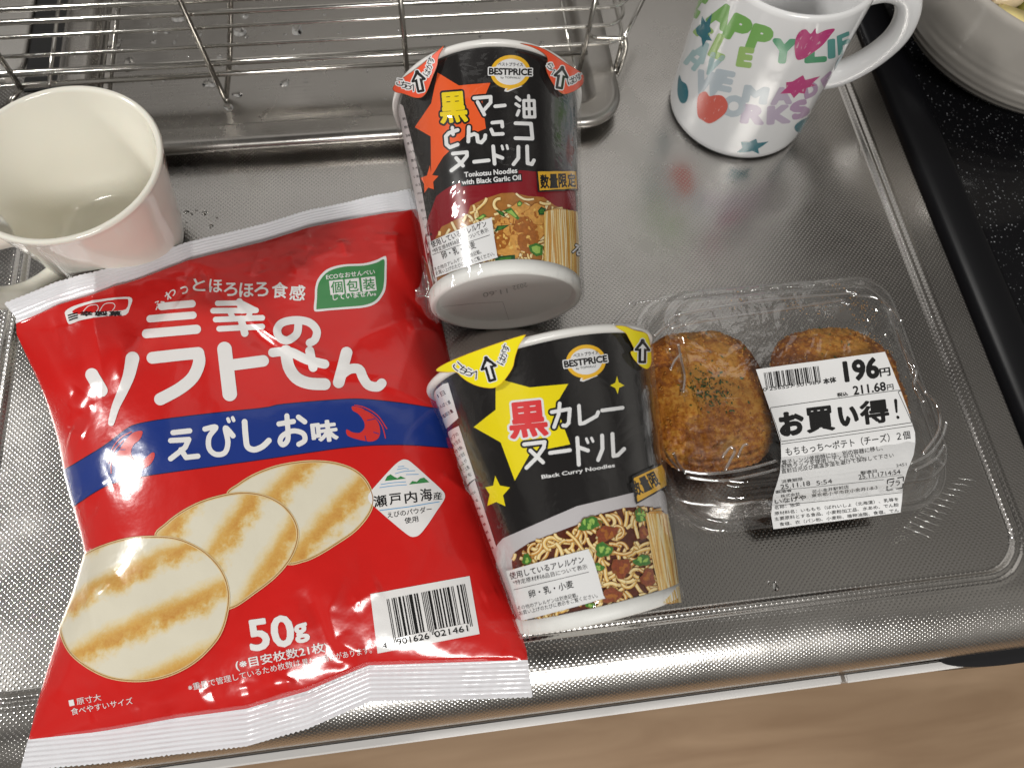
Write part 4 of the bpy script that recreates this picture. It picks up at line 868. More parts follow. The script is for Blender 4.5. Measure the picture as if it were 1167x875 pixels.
def croquette(cx_, cy_, rx, ry, h, seed, lab, rot=0.):
    t = thing('croquette', lab, 'croquette', (cx_, cy_, 3), 'croquettes in the clear pack')
    bm = bmesh.new(); bmesh.ops.create_icosphere(bm, subdivisions=6, radius=1); V = np.array([v.co[:] for v in bm.verts]); Fs = [[v.index for v in f.verts] for f in bm.faces]; bm.free()
    rr = np.hypot(V[:,0], V[:,1]); z = np.sign(V[:,2])*(1-rr**3.2)**.55 if False else np.sign(V[:,2])*np.power(np.clip(1-rr**2.6, 0, 1), .6)
    th_ = np.arctan2(V[:,1], V[:,0]); sq = (np.abs(np.cos(th_))**2.7+np.abs(np.sin(th_))**2.7)**(-1/2.7); X = V[:,0]*rx*sq; Y = V[:,1]*ry*sq; Z = z*h/2
    X0, Y0 = X+seed*50, Y
    N = V/[rx, ry, h/2]; N /= np.linalg.norm(N, axis=1)[:,None]
    d = .9*wnoise(X0, Y0+Z, 22, 2)+.45*wnoise(X0, Y0+Z*1.3, 4.2, 3)+.34*wnoise(X0+Z, Y0, 2.1, 4)+.42*wnoise(X0, Y0+Z, 1.15, 7)
    gr = [1-2*np.abs(wnoise(X0+7, Y0+Z*.8, w_, k_, 7)) for w_, k_ in ((5.5, 9), (2.9, 12), (1.6, 15))]; d += .42*gr[0]+.36*gr[1]+.25*gr[2]
    P = np.stack([X, Y, Z], 1)+N*d[:,None]
    c_, s_ = math.cos(rot), math.sin(rot); P = np.stack([P[:,0]*c_-P[:,1]*s_+cx_, P[:,0]*s_+P[:,1]*c_+cy_, P[:,2]+3.2+h/2], 1)
    mk('crumb_body', P, Fs, 'croquette_crumb', t)
    # panko flakes standing out of the crust
    rnd = random.Random(seed); mb = MB()
    top = P[P[:,2] > 3.2+h*.35]
    for _ in range(900):
        p = top[rnd.randrange(len(top))]; s_ = rnd.uniform(.5, 1.7); a = rnd.uniform(0, 6.3); u = np.array([math.cos(a), math.sin(a), rnd.uniform(-.4,.6)])*s_; w = np.array([-math.sin(a), math.cos(a), rnd.uniform(-.3,.5)])*s_*.55; k = np.array([0,0,s_*.5])
        mb.add([p-u*.5, p+w*.5, p+u*.5, p-w*.5, p+k], [(0,1,4),(1,2,4),(2,3,4),(3,0,4)])
    o = mb.build('crumb_flakes', ['crumb_gold'], t, False); o['kind'] = 'stuff'
    return t, P, h
def parsley(t, P, h, cx_, cy_, n, spread, seed):
    rnd = random.Random(seed); mb = MB()
    for _ in range(n):
        x = cx_+rnd.gauss(0, spread); y = cy_+rnd.gauss(0, spread*1.2); i = np.argmin((P[:,0]-x)**2+(P[:,1]-y)**2-P[:,2]*.5); p = P[i]+[0,0,.25]
        s_ = rnd.uniform(.6, 1.9); a = rnd.uniform(0, 6.3); u = np.array([math.cos(a), math.sin(a), rnd.uniform(-.2,.2)])*s_; w = np.array([-math.sin(a), math.cos(a), rnd.uniform(-.2,.3)])*s_*rnd.uniform(.3,.7)
        mb.add([p-u*.6, p-w*.5+u*.1, p+u*.6, p+w*.6-u*.2, p+[0,0,.35]], [(0,1,4),(1,2,4),(2,3,4),(3,0,4)])
    o = mb.build('parsley', ['parsley'], t, False); o['kind'] = 'stuff'
c1 = at(803, 454, 18); c2 = at(956, 449, 18)
t1, P1, h1 = croquette(c1[0], c1[1], 31.3, 34.5, 26, 1, 'browned oval croquette with dried parsley, left one in the clear pack, uncovered by the label', .05)
q = at(806, 445, 28); parsley(t1, P1, h1, q[0], q[1], 130, 4.6, 3); q = at(812, 425, 28); parsley(t1, P1, h1, q[0], q[1], 24, 8.5, 4)
t2, P2, h2 = croquette(c2[0]+.5, c2[1], 31.2, 34.5, 26, 2, 'browned oval croquette half hidden under the white price label in the clear pack', -.05)
q = at(955, 395, 28); parsley(t2, P2, h2, q[0], q[1], 14, 6, 6)
film('pet_clear', refl=.14, rough=.05, edge=.85, bump=.5, bscale=70, dist=.002); film('pet_base', refl=.06, rough=.07, edge=.6, bump=.3, bscale=90, dist=.002)
tp = thing('croquette_pack', 'clear plastic lidded food pack with rounded corners holding two croquettes', 'food pack', ((PKX0+PKX1)/2, (PKY0+PKY1)/2, 0))
def densify(prof, k=3):
    o = []
    for (a, b), (c, d) in zip(prof[:-1], prof[1:]):
        for i in range(k): o.append((a+(c-a)*i/k, b+(d-b)*i/k))
    return o+[prof[-1]]
prof = [(0,8.5),(0,9.6),(1.0,10.2),(3.2,10.2),(4.,9.8),(4.8,10.4),(6.2,16),(7.6,22),(8.6,26.5),(9.6,28.2),(11,28.9),(13,29.2),(14.5,29.0),(15.2,29.6),(16.0,30.8),(17.4,31.4),(19,31.6),(26,31.8),(40,31.9)]
def wav(V, rows, m, amp, lo, hi):
    V = np.array(V).reshape(rows, m, 3); return V
def packmesh(name, prof, r, mat, n=16, wobble=.35, flute=0.):
    xs0, xs1, ys0, ys1 = PKX0, PKX1, PKY0, PKY1; V = []; 
    for d, z in prof:
        o = []
        rr = max(r-d*.75, 3.)
        for cxx, cyy, a0 in ((xs1-d-rr, ys0+d+rr, -90), (xs1-d-rr, ys1-d-rr, 0), (xs0+d+rr, ys1-d-rr, 90), (xs0+d+rr, ys0+d+rr, 180)):
            for k in range(n+1): a = math.radians(a0+90*k/n); o.append((cxx+rr*math.cos(a), cyy+rr*math.sin(a), z))
        # subdivide the straight runs
        q = []; L = len(o)
        for i in range(L):
            a_, b_ = np.array(o[i]), np.array(o[(i+1) % L]); q.append(a_); dist = np.linalg.norm(b_-a_)
            if i % (n+1) == n: q += [a_+(b_-a_)*t/40 for t in range(1, 40)]
        V.append(q)
    V = np.array(V); m = V.shape[1]; c = np.array([(xs0+xs1)/2, (ys0+ys1)/2, 0])
    x, y, z = V[...,0], V[...,1], V[...,2]
    k = np.clip((z-11)/10, 0, 1)
    V[...,2] += wobble*k*wnoise(x, y, 30, 2)+wobble*.5*k*wnoise(x, y, 11, 5)
    R_ = V-c; R_[...,2] = 0; R_ /= np.linalg.norm(R_, axis=-1)[...,None]
    V += R_*(wobble*1.0*k*wnoise(x+z*.7, y+z*.7, 16, 3))[...,None]
    if flute:
        s_ = np.arange(m); V += R_*(flute*np.clip(np.sin(s_*.55), -.3, 1)*(np.clip((z-3)/4, 0, 1)*np.clip((11-z)/3, 0, 1)))[...,None]
    N_ = len(prof); V = V.reshape(-1, 3)
    Fs = [(l*m+i, l*m+(i+1) % m, (l+1)*m+(i+1) % m, (l+1)*m+i) for l in range(N_-1) for i in range(m)]+[tuple(range((N_-1)*m, N_*m))]
    return mk(name, V, Fs, mat, tp)
packmesh('lid', densify(prof, 2), 24, 'pet_clear')
packmesh('tray', densify([(1.5,8.2),(3.6,8.3),(5,8.0),(6.5,6.5),(8,4),(9.5,1.6),(11.5,1.0),(30,1.0)], 2), 22, 'pet_base', wobble=0., flute=.5)
# pressed beads, hooks and folds in the lid
def bead(P, r, z=None):
    mb = MB(); mb.tube(P, r, 8); mb.build('pressed_bead', ['pet_bead'], tp)
film('pet_bead', refl=.42, rough=.05, edge=.9)
LIDZ = 31.6
def L3(px, py, z): return at(px, py, z)
PZ = conv(690, 300, .3685)
def pb(P, zs, r=.68): 
    Q_ = PZ(P); bead(spline([L3(x, y, zs if not isinstance(zs, (list, tuple)) else zs[i]) for i, (x, y) in enumerate(Q_)], 5), r)
pb([(215,160),(330,140),(470,118),(600,105),(720,95),(770,92)], 31.5)
pb([(240,190),(300,178),(430,160),(520,148),(640,128),(740,112)], 31.2)
pb([(215,160),(195,180),(205,200),(240,190)], 31.4)
pb([(150,225),(180,200),(215,180)], 28); pb([(760,100),(830,105),(880,135),(915,180)], 30); pb([(880,140),(905,210),(930,280),(950,340)], 31)
pb([(900,200),(925,270),(960,350),(990,400)], 29.5); pb([(925,270),(960,330),(955,380),(985,430)], 30, .8); pb([(990,400),(1020,430),(1035,480),(1025,530),(980,590)], 27)
pb([(240,640),(300,650),(380,645),(460,630),(530,610)], 30); pb([(250,660),(360,672),(470,652),(535,635)], 28); pb([(210,585),(225,620),(250,650)], 29)
pb([(360,600),(385,570),(400,580),(385,610),(370,640)], 31.5, .7); pb([(408,600),(425,565),(440,560)], 31.5, .6); pb([(225,250),(235,300),(245,350),(240,400)], 30.5); pb([(200,330),(215,300),(235,280)], 30)
pb([(180,610),(170,640),(190,700),(260,740),(380,745),(500,730)], 12); pb([(175,560),(195,600),(230,640)], 20)
pb([(940,620),(1000,590),(1040,540),(1055,490)], 13); pb([(955,640),(1020,605),(1050,560)], 10.5); pb([(90,125),(60,150),(20,190)], 11)
# loose crumbs and oil smears under the lid
mb = MB(); rnd = random.Random(11)
for _ in range(240):
    px, py = random.Random(_*3+1).choice([(958,335),(975,345),(990,365),(1000,385),(905,348),(940,352),(1005,400),(835,345),(1010,430),(985,350)]); p = at(px+rnd.gauss(0, 9), py+rnd.gauss(0, 7), 30.4); s_ = rnd.uniform(.25, .9)
    if not (PKX0+14 < p[0] < PKX1-12 and PKY0+14 < p[1] < PKY1-12): continue
    a = rnd.uniform(0, 6.3); u = np.array([math.cos(a), math.sin(a), 0])*s_; w = np.array([-math.sin(a), math.cos(a), 0])*s_*.6; mb.add([p-u*.5, p+w*.5, p+u*.5, p-w*.5, p-[0,0,s_*.4]], [(0,1,2,3),(0,4,1),(1,4,2),(2,4,3),(3,4,0)])
o = mb.build('loose_crumbs', ['crumb_gold'], None, False); tag(o, 'golden loose crumbs clinging under the clear lid near its back corner', 'crumbs', kind='stuff')
# cross-hatched flange corner and dotted flange edge
mb = MB()
for i in range(11):
    a = at(1030+i*6.2, 600-i*5.5, 9.9); b_ = at(1060+i*5.2, 612-i*6.5, 9.9); mb.tube([a, b_], .22, 5)
mb.build('flange_hatching', ['pet_bead'], tp)
mb = MB()
for i in range(52):
    p = at(718+i*4.1, 345.5-i*.5*(1-i*.004), 10.2); mb.lathe([(.75,0),(.6,.4),(.01,.6)], p, n=8)
mb.build('flange_edge_dots', ['pet_bead'], tp)
# ---------------------------------------------------------------- price label
pbr('label_paper', (.80,.80,.80), .38); pbr('label_ink', (.012,.012,.012), .45)
K = conv(860, 370, .2857)
fold0 = at(965, 500, 32.3)[1]; 
def lab_h(x, y):
    k = np.clip((fold0-y)/44., 0, 1); s_ = k*k*(3-2*k); return 32.5-(23.5*s_)+.25*wnoise(x, y, 30, 3)
LABS = HeightSurf(lab_h, 25, 1.6)
tl = thing('price_label', 'white printed price label stuck over the clear pack lid and its front edge', 'price label', (170, 95, 9))
edge = K([(5,178),(140,159),(280,141),(400,124),(520,108),(550,180),(580,255),(612,340),(640,430),(641,475),(634,520),(610,580),(592,640),(588,700),(582,748),(470,763),(330,782),(200,798),(75,815),(66,760),(74,680),(90,630),(101,590),(106,530),(104,470),(84,405),(60,335),(32,255)])
g = Art(); g.poly(edge, 'label_paper', 0); g.build(LABS, 'paper', tl, base=0.)
g = Art()
def tk(s, a, b_, h, bold=.0, layer=1): a, b_ = K([a, b_]); g.text(s, a, b_, h*.2857, 'label_ink', layer, bold)
def lk(P, w=.5): g.line(spline(K(P), 6), w, 'label_ink', 1)
bars(g, '0256557501989', *K([(36,192),(254,165),(264,226),(46,255)]), 'label_ink', 1)
tk('0 256557 501989', (34,266), (262,236), 13, .0, 2)
tk('本体', (276,238), (326,229), 22, .045); tk('196', (364,226), (496,208), 76, .055); tk('円', (502,208), (542,202), 32, .03); tk('税込', (330,288), (372,282), 15, .04); tk('211.68', (396,280), (524,262), 34, .03); tk('円', (530,262), (555,258), 22, .015)
lk([(72,330),(300,298),(560,263),(572,268)], .6); lk([(572,268),(598,325),(624,384),(620,391)], .6); lk([(620,391),(370,428),(112,465),(104,460)], .6); lk([(104,460),(85,400),(63,338),(72,330)], .6)
g.strokes([(K([(562,302),(566,348)]), [3.6,2.2]), (K([(571,369),(571.5,370)]), 3.4)], 'label_ink', 1)
for ch, x0, y0, x1, y1 in (('お',98,345,196,442),('買',202,322,318,430),('い',335,325,412,402),('得',418,295,536,398)):
    (a0, b0), (a1, b1) = K([(x0,y0),(x1,y1)]); g.box(ch, a0, b0, a1, b1, 'label_ink', 1, -.12, .075 if ch in 'おい' else .042)
lk([(106,476),(370,440),(632,402)])
tk('もちもっち～ポテト（チーズ）２個', (126,524), (622,455), 34, .008)
tk('電子レンジ使用時には、別の容器に移し、', (110,560), (512,500), 20, .008); tk('耐熱ラップを使用してください。', (108,577), (430,531), 20, .008); tk('直射日光及び高温多湿を避けて保存して下さい', (108,594), (555,528), 18, .008)
tk('2451', (565,567), (606,561), 11); tk('製造日', (423,597), (487,588), 13, .02); tk('25.11.1714:54', (415,616), (582,594), 18, .01); tk('消費期限', (108,633), (192,621), 14, .01)
tk('25.11.18', (105,656), (222,640), 18, .02); tk('5:54', (247,640), (310,631), 17, .01); lk([(88,661),(300,640),(515,617)], .45); lk([(415,618),(590,598)], .35)
tk('製造者', (84,673), (148,665), 11, .02); tk('株式会社', (104,690), (182,679), 13, .01); tk('いなげや', (82,716), (206,697), 20, .045)
tk('花小金井駅前店', (230,673), (376,652), 14, .01); tk('東京都小平市花小金井1-8-3', (228,690), (490,655), 15, .01); lk([(82,721),(300,700),(588,668)], .45)
tk('名称：惣菜', (80,737), (182,721), 14, .01); tk('原材料名：いももち（ばれいしょ（北海道）、乳等を', (80,760), (574,702), 15, .01); tk('主要原料とする食品、小麦粉加工品、水あめ、でん粉', (80,782), (575,724), 15, .01); tk('食塩、衣（パン粉、小麦粉、植物油脂、食塩、でん', (100,803), (576,746), 15, .01)
P = K([(530,618),(594,606),(590,650),(527,660)]); c_ = sum(np.array(p) for p in P)/4
for i in range(4):
    a_, b_ = np.array(P[i]), np.array(P[(i+1) % 4]); g.line(np.array([a_, a_+(b_-a_)*.42]), 1.3, 'label_ink', 1); g.line(np.array([a_+(b_-a_)*.6, b_]), 1.3, 'label_ink', 2)
g.text('プラ', (c_[0]-6, c_[1]+3.2), (c_[0]+6, c_[1]+1.2), 6, 'label_ink', 1, .03)
g.build(LABS, 'printed_lettering', tl, base=.06)
# ================================================================ two noodle cups lying on their sides
pbr('cup_paper', (.74,.73,.70), .35, coat=.3); pbr('cup_base', (.76,.76,.73), .5, noise=.04, nscale=60)
pbr('cup_black', (.013,.012,.012), .18, coat=.6, coat_rough=.05); pbr('cup_dark_red', (.22,.008,.015), .2, coat=.5); pbr('cup_orange', (.80,.105,.02), .2, coat=.5, coat_rough=.06); pbr('cup_yellow', (.80,.66,.01), .2, coat=.5, coat_rough=.06)
pbr('cup_white', (.74,.74,.74), .2, coat=.5, coat_rough=.06); pbr('cup_letter_red', (.66,.045,.05), .2, coat=.5); pbr('cup_letter_yellow', (.82,.62,.01), .2, coat=.5); pbr('sign_yellow', (.72,.40,.03), .2, coat=.5); pbr('logo_yellow', (.80,.45,.02), .2, coat=.5)
pbr('tab_red', (.80,.085,.03), .25, coat=.4); pbr('tab_yellow', (.82,.70,.01), .25, coat=.4); pbr('bowl_grey', (.50,.48,.49), .2, coat=.5); pbr('print_grey', (.42,.42,.41), .5); pbr('panel_pink', (.66,.60,.60), .2, coat=.5)
pbr('noodle_a', (.72,.46,.13), .2, coat=.5, noise=.18, nscale=900); pbr('noodle_b', (.78,.58,.24), .2, coat=.5, noise=.15, nscale=900); pbr('noodle_c', (.60,.31,.07), .2, coat=.5, noise=.2, nscale=900); pbr('noodle_pale', (.80,.70,.42), .2, coat=.5); pbr('noodle_edge', (.22,.075,.015), .2, coat=.5)
pbr('sauce', (.085,.018,.008), .2, coat=.5, noise=.5, nscale=500); pbr('broth', (.36,.15,.035), .2, coat=.5, noise=.35, nscale=300)
pbr('leek', (.05,.17,.03), .2, coat=.5, noise=.6, nscale=900); pbr('leek_light', (.30,.48,.10), .2, coat=.5, noise=.3, nscale=700); pbr('leek_dark', (.015,.07,.025), .2, coat=.5, noise=.5, nscale=800)
pbr('meat', (.22,.05,.018), .2, coat=.5, noise=.7, nscale=1100); pbr('tofu', (.58,.29,.07), .2, coat=.5, noise=.45, nscale=700); pbr('tofu_dark', (.33,.11,.02), .2, coat=.5, noise=.5, nscale=900)
film('shrink_film', refl=.045, rough=.06, edge=.40, bump=.8, bscale=60, dist=.0014); film('shrink_gather', refl=.15, rough=.12, edge=.7, bump=.8, bscale=350, dist=.001, haze=.05)
def cup_frame(x, y, az, R1, r, L):
    a = math.atan2(R1-r, L); n = np.array([math.cos(az)*math.cos(a), math.sin(az)*math.cos(a), math.sin(a)])
    return np.array([x, y, r*math.cos(a)+.5]), n
def make_cup(label, p, band):
    x, y, az, R1, r, L = p; Cb, n = cup_frame(*p); rb = R1-2.2
    t = thing('noodle_cup', label, 'noodle cup', (x, y+50, 0), 'shrink wrapped noodle cups lying on the counter')
    k = (rb-r)/L
    mb = MB(); mb.lathe([(r,0),(r+k*L*.25,L*.25),(r+k*L*.5,L*.5),(r+k*L*.75,L*.75),(rb,L)], Cb, n, 160); o = mb.build('cup_wall', [band], t)
    mb = MB(); mb.lathe([(0.01,3.6),(r-3,3.6),(r-2.2,3.1),(r-1.9,.5),(r-1.2,-.3),(r-.2,-.2),(r+1.15,.4),(r+1.2+k*band_w(band),band_w(band)),(r+k*band_w(band)-.2,band_w(band)+.3)], Cb, n, 160); mb.build('bottom_ring', ['cup_base'], t)
    rm = MB(); ring = []
    for i in range(13): q = -math.pi*.5+2*math.pi*i/12; ring.append((R1-1.9+1.9*math.cos(q), L-1.0+1.7*math.sin(q)))
    rm.lathe(ring, Cb, n, 160); rm.build('rim', ['cup_paper'], t)
    mb = MB(); mb.lathe([(R1-2.5,L+.4),(R1-8,L+.9),(.01,L+1.0)], Cb, n, 96); mb.build('lid', ['cup_paper'], t)
    return t, ConeSurf(Cb, n, r, rb, L, 3.0), ConeSurf(Cb+n*(L-32), n, r+k*(L-32)+.6, R1+.9, 33, 3.0), Cb, n, k
def band_w(b): return 5.4
def tab(S, mat, outl, items, parent, name='peel_tab'):
    g = Art(); g.poly(spline(outl, 4, True), mat, 0)
    q = spline(outl, 4, True); g.line(np.concatenate([q, q[:1]]), .5, 'noodle_edge' if mat == 'tab_red' else 'sign_yellow', 1)
    for it in items:
        if it[0] == 'arrow':
            for mt, gr, ly in (('cup_white', 2.2, 2), ('print_black', 1.1, 3), ('cup_white', 0, 4)): g.strokes([(np.array([a, b]), .8) for a, b in zip(it[1], it[1][1:]+it[1][:1])]+[(np.array([it[1][0], it[2]]), 2.5)], mt, ly, grow=gr if gr else -.2) if mt != 'cup_white' or gr else g.poly(it[3], mt, ly)
        else:
            ch, x, y, s_, rot = it; c_, sn = math.cos(rot), math.sin(rot); e = np.array([c_, -sn])*s_/2; u = np.array([sn, c_])*s_/2; bl = np.array([x, y])-e+u; br = np.array([x, y])+e+u
            g.text(ch, bl, br, s_, 'cup_white', 2, .03, grow=1.1); g.text(ch, bl, br, s_, 'print_black', 3, .012)
    o = g.build(S, name, parent, base=.25, step=.05); return o
def arrow(c, s_, rot):
    base = [(0,-1),(.62,-.15),(.25,-.2),(.25,1),(-.25,1),(-.25,-.2),(-.62,-.15)]; cr, sr = math.cos(rot), math.sin(rot)
    f = lambda L, k: [(c[0]+k*s_*(x*cr-y*sr), c[1]+k*s_*(x*sr+y*cr)) for x, y in L]
    return ('arrow', f(base, 1.0), f([(0,.9)], 1)[0], f([(0,-.72),(.40,-.24),(.12,-.3),(.12,.88),(-.12,.88),(-.12,-.3),(-.40,-.24)], 1.0))
def logo(parent, S, c, s_, slope, top):
    g = Art(); cx_, cy_ = c; g.ell(c, 22*s_, 18.5*s_, 'cup_white', 3, -.1); g.ring(c, 20.5*s_, 17*s_, 4.2*s_, 'logo_yellow', 4, -.1)
    P = [(cx_-5*s_, cy_+17*s_), (cx_+8*s_, cy_+15*s_), (cx_+14*s_, cy_+16*s_), (cx_-3*s_, cy_+23*s_), (cx_-7*s_, cy_+22*s_)]; g.poly(P, 'cup_white', 3); g.line(np.array([(cx_-4*s_, cy_+20.5*s_), (cx_+9*s_, cy_+16.5*s_)]), 1.6*s_, 'logo_yellow', 5)
    d = slope
    g.text('BESTPRICE', (cx_-24*s_, cy_+3.5*s_-d*24*s_), (cx_+24*s_, cy_+3.5*s_+d*24*s_), 7.2*s_, 'cup_white', 5, .05, grow=1.3); g.text('BESTPRICE', (cx_-24*s_, cy_+3.5*s_-d*24*s_), (cx_+24*s_, cy_+3.5*s_+d*24*s_), 7.2*s_, 'print_black', 6, .055)
    g.text('ベストプライス', (cx_-14*s_, cy_-6.5*s_-d*14*s_), (cx_+14*s_, cy_-6.5*s_+d*14*s_), 4.0*s_, 'print_black', 6, .02); g.text('by TOPVALU', (cx_-11*s_, cy_+8.5*s_-d*11*s_), (cx_+11*s_, cy_+8.5*s_+d*11*s_), 3.0*s_, 'print_black', 6, .0)
    g.build(S, 'brand_mark', parent)
def noodles(g, inside, n, seed, mats, lay, box, wmin=2.6, wmax=3.8, curl=1.0, length=26):
    rnd = random.Random(seed)
    for i in range(n):
        for _ in range(60):
            x, y = rnd.uniform(box[0], box[2]), rnd.uniform(box[1], box[3])
            if inside(x, y): break
        a = rnd.uniform(0, 6.28); da = rnd.uniform(-.2, .2)*curl; P = [(x, y)]; L = rnd.uniform(.5, 1.2)*length
        for k in range(int(L/1.6)):
            a += da; da += rnd.uniform(-.05, .05)*curl; da = max(-.26, min(.26, da)); x += 1.6*math.cos(a); y += 1.6*math.sin(a)
            if not inside(x, y): break
            P.append((x, y))
        if len(P) < 4: continue
        w = rnd.uniform(wmin, wmax); P = np.array(P); m = rnd.choice(mats); ly = lay+i*.22
        g.line(P, w+1.1, 'noodle_edge', ly); g.line(P, w, m, ly+.07); o = P+np.array([-.35,-.35]); g.line(o, w*.32, 'noodle_pale', ly+.13)
def inpoly(P):
    P = np.array(P)
    def f(x, y):
        c = False; j = len(P)-1
        for i in range(len(P)):
            if (P[i,1] > y) != (P[j,1] > y) and x < (P[j,0]-P[i,0])*(y-P[i,1])/(P[j,1]-P[i,1])+P[i,0]: c = not c
            j = i
        return c
    return f
def blob(g, c, rx, ry, rot, mats, lay, seed):
    rnd = random.Random(seed); g.ell(c, rx+.5, ry+.5, 'noodle_edge', lay, rot, 24, .12, seed); g.ell(c, rx, ry, mats[0], lay+.2, rot, 24, .12, seed)
    for i in range(5):
        a = rnd.uniform(0, 6.3); k = rnd.uniform(.1, .6); g.ell((c[0]+rx*k*math.cos(a), c[1]+ry*k*math.sin(a)), rx*.3, ry*.22, mats[1 % len(mats)], lay+.4+i*.1, rnd.uniform(0, 3), 10, .2, i)
def ltxt(g, c, s, a, b, h, mat, ly, bold=.0, grow=0.): q = c([a, b]); g.text(s, q[0], q[1], h, mat, ly, bold, grow=grow)
# ---------------------------------------------------------------- curry cup (front)
t, S, ST, Cb, n, k = make_cup('black curry noodle cup with yellow star, lying in front, touching the clear food pack', (53.8, 30.6, 1.686, 49.0, 31.4, 104.2), 'cup_black')
D = conv(470, 350, .446); H_ = conv(570, 550, .2057)
g = Art()
g.poly(D([(213,178),(245,190),(300,205),(398,196),(366,250),(403,350),(345,362),(300,375),(262,443),(226,345),(157,306),(213,262)]), 'cup_yellow', 1)
g.poly(D([(212,430),(224,455),(250,460),(232,480),(238,508),(215,497),(192,507),(198,478),(187,460),(207,455)]), 'cup_yellow', 1)
g.poly(D([(522,176),(527,192),(541,200),(528,206),(524,222),(518,207),(505,200),(518,193)]), 'cup_yellow', 1)
g.build(S, 'star_print', t)
g = Art()
g.box('黒', 579.5, 456, 624, 499, 'cup_white', 3, -.10, .05, grow=2.2); g.box('黒', 579.5, 456, 624, 499, 'cup_letter_red', 4, -.10, .045)
def two(S_, g, ol=2.3):
    g.strokes(S_, 'print_black', 3, grow=ol); g.strokes(S_, 'cup_white', 5)
X_ = conv(480, 370, .1486); X2 = conv(640, 360, .2745)
KA = [(D([(356,268),(402,260),(399,296),(392,303),(385,302)]), 4.2), (D([(376,246),(374,272),(362,306)]), 4.2)]
RE = [(D([(425,252),(428,298),(438,296),(470,278),(474,268)]), 4.2)]
BA = [(D([(484,264),(536,257)]), 4.2)]
NU = [(D([(286,350),(338,344),(336,358),(318,384),(292,410)]), 4.4), (D([(302,366),(334,396)]), 4.4)]
B2 = [(D([(352,372),(402,365)]), 4.4)]
DO = [(D([(421,334),(425,402)]), 4.4), (D([(425,358),(448,366)]), 4.4), (D([(444,336),(448,346)]), 3), (D([(457,334),(461,343)]), 3)]
RU = [(D([(484,328),(485,362),(474,390)]), 4.4), (D([(510,324),(513,380),(524,378),(540,362)]), 4.4)]
two([(np.array(p), w) for p, w in KA+RE+BA+NU+B2+DO+RU], g)
ltxt(g, D, 'Black Curry Noodles', (332,441), (517,411), 5.6, 'cup_white', 5, .03)
g.build(S, 'product_lettering', t)
logo(t, S, (667.5, 412), 1.0, -.14, None)
g = Art()
white = D([(205,625),(232,590),(300,560),(420,508),(520,484),(610,462),(640,470),(652,500),(668,610),(690,742),(640,762),(480,795),(290,832),(262,800),(235,720)])
g.poly(white, 'bowl_grey', 1)
pic = D([(255,650),(262,625),(300,600),(420,555),(470,530),(540,512),(600,508),(640,520),(655,590),(680,745),(600,768),(470,795),(285,826),(268,760)])
g.poly(pic, 'sauce', 2); f_ = inpoly(pic); bx = (min(p[0] for p in pic), min(p[1] for p in pic), max(p[0] for p in pic), max(p[1] for p in pic))
noodles(g, f_, 230, 4, ['noodle_a','noodle_b','noodle_b','noodle_a','noodle_c'], 2.5, bx, 2.9, 4.0, 1.2, 26)
LY = 2.5+230*.22+1
for i, (x, y, rx, ry, ro, mm) in enumerate(((495,225,13,8,-.3,0),(585,280,13,9,-.4,1),(570,370,10,9,.2,0),(775,180,9,8,.5,0),(665,470,11,12,.3,1),(780,430,10,7,-.2,0),(810,525,8,11,.1,1),(615,620,11,9,-.2,1),(540,465,7,5,.2,0),(725,680,9,3.5,-.2,0),(500,675,6,3,0,0),(835,655,6,4,0,0),(320,760,7,5,.2,0),(155,420,5,7,0,0),(785,275,5,8,0,1),(470,740,10,4,-.3,1))):
    blob(g, H_([(x,y)])[0], rx*.95, ry*.9, ro, ['leek','leek_light'] if mm == 0 else ['meat','tofu_dark'], LY+i*1.0, i)
g.build(S, 'noodle_picture', t, base=.2, step=.011)
g = Art(); lift = D([(590,535),(600,522),(628,520),(645,532),(658,590),(676,700),(684,752),(655,757),(628,758),(618,690),(604,610)])
g.poly(lift, 'noodle_c', 0); rnd = random.Random(2)
for i in range(26):
    u = (i+.5)/26*.96+.02; w0 = rnd.uniform(-1, 1); P = []
    for q in range(14):
        v = q/13; xl = 590+v*38+(v**2)*4; xr = 646+v*34+v*v*3; x = xl+(xr-xl)*u+3.2*math.sin(v*4+w0*3); y = 527+w0*3.0*(1-v)+v*(228-3*u)+2*u; P.append((x, y))
    g.line(spline(D(P), 2), 1.15, rnd.choice(['noodle_b','noodle_pale','noodle_a','noodle_b']), 1+i*.1)
g.build(S, 'lifted_noodles', t, base=1.05)
def allergen(t, S, quad, rows, linepts, nm='allergen_note', base=1.15):
    g = Art(); g.poly(spline(quad, 3, True) if len(quad) > 6 else quad, 'cup_white', 0)
    for s_, a, b, h, bo in rows: g.text(s_, a, b, h, 'print_black', 1, bo)
    g.line(np.array(linepts), .6, 'print_black', 1); g.build(S, nm, t, base=base)
g0 = H_
allergen(t, S, H_([(48,488),(60,480),(200,440),(350,400),(480,366),(490,372),(520,440),(570,620),(560,640),(350,700),(150,752),(128,745),(100,660),(70,560)]),
    [('使用しているアレルゲン', *H_([(70,530),(468,438)]), 8.0, .018), ('*特定原材料8品目について表示', *H_([(88,562),(484,472)]), 5.6, .008), ('卵・乳・小麦', *H_([(175,632),(412,575)]), 8.8, .018),
     ('その他のアレルゲンは別途記載。', *H_([(112,700),(435,626)]), 5.0, .006), ('お買い上げのたびに表示をご覧ください。', *H_([(122,728),(540,630)]), 5.2, .006)], H_([(88,586),(490,490)]))
g = Art()
g.poly(D([(556,432),(630,397),(652,455),(566,504)]), 'print_black', 0); g.poly(D([(560,437),(630,403),(650,451),(570,497)]), 'sign_yellow', 1)
for i, ch in enumerate('数量限'): a = D([(566+i*21,484-i*11.0),(585+i*21,475-i*11.0)]); g.text(ch, a[0], a[1], 16.5, 'print_black', 2, .04)
g.build(S, 'limited_sign', t, base=1.1)
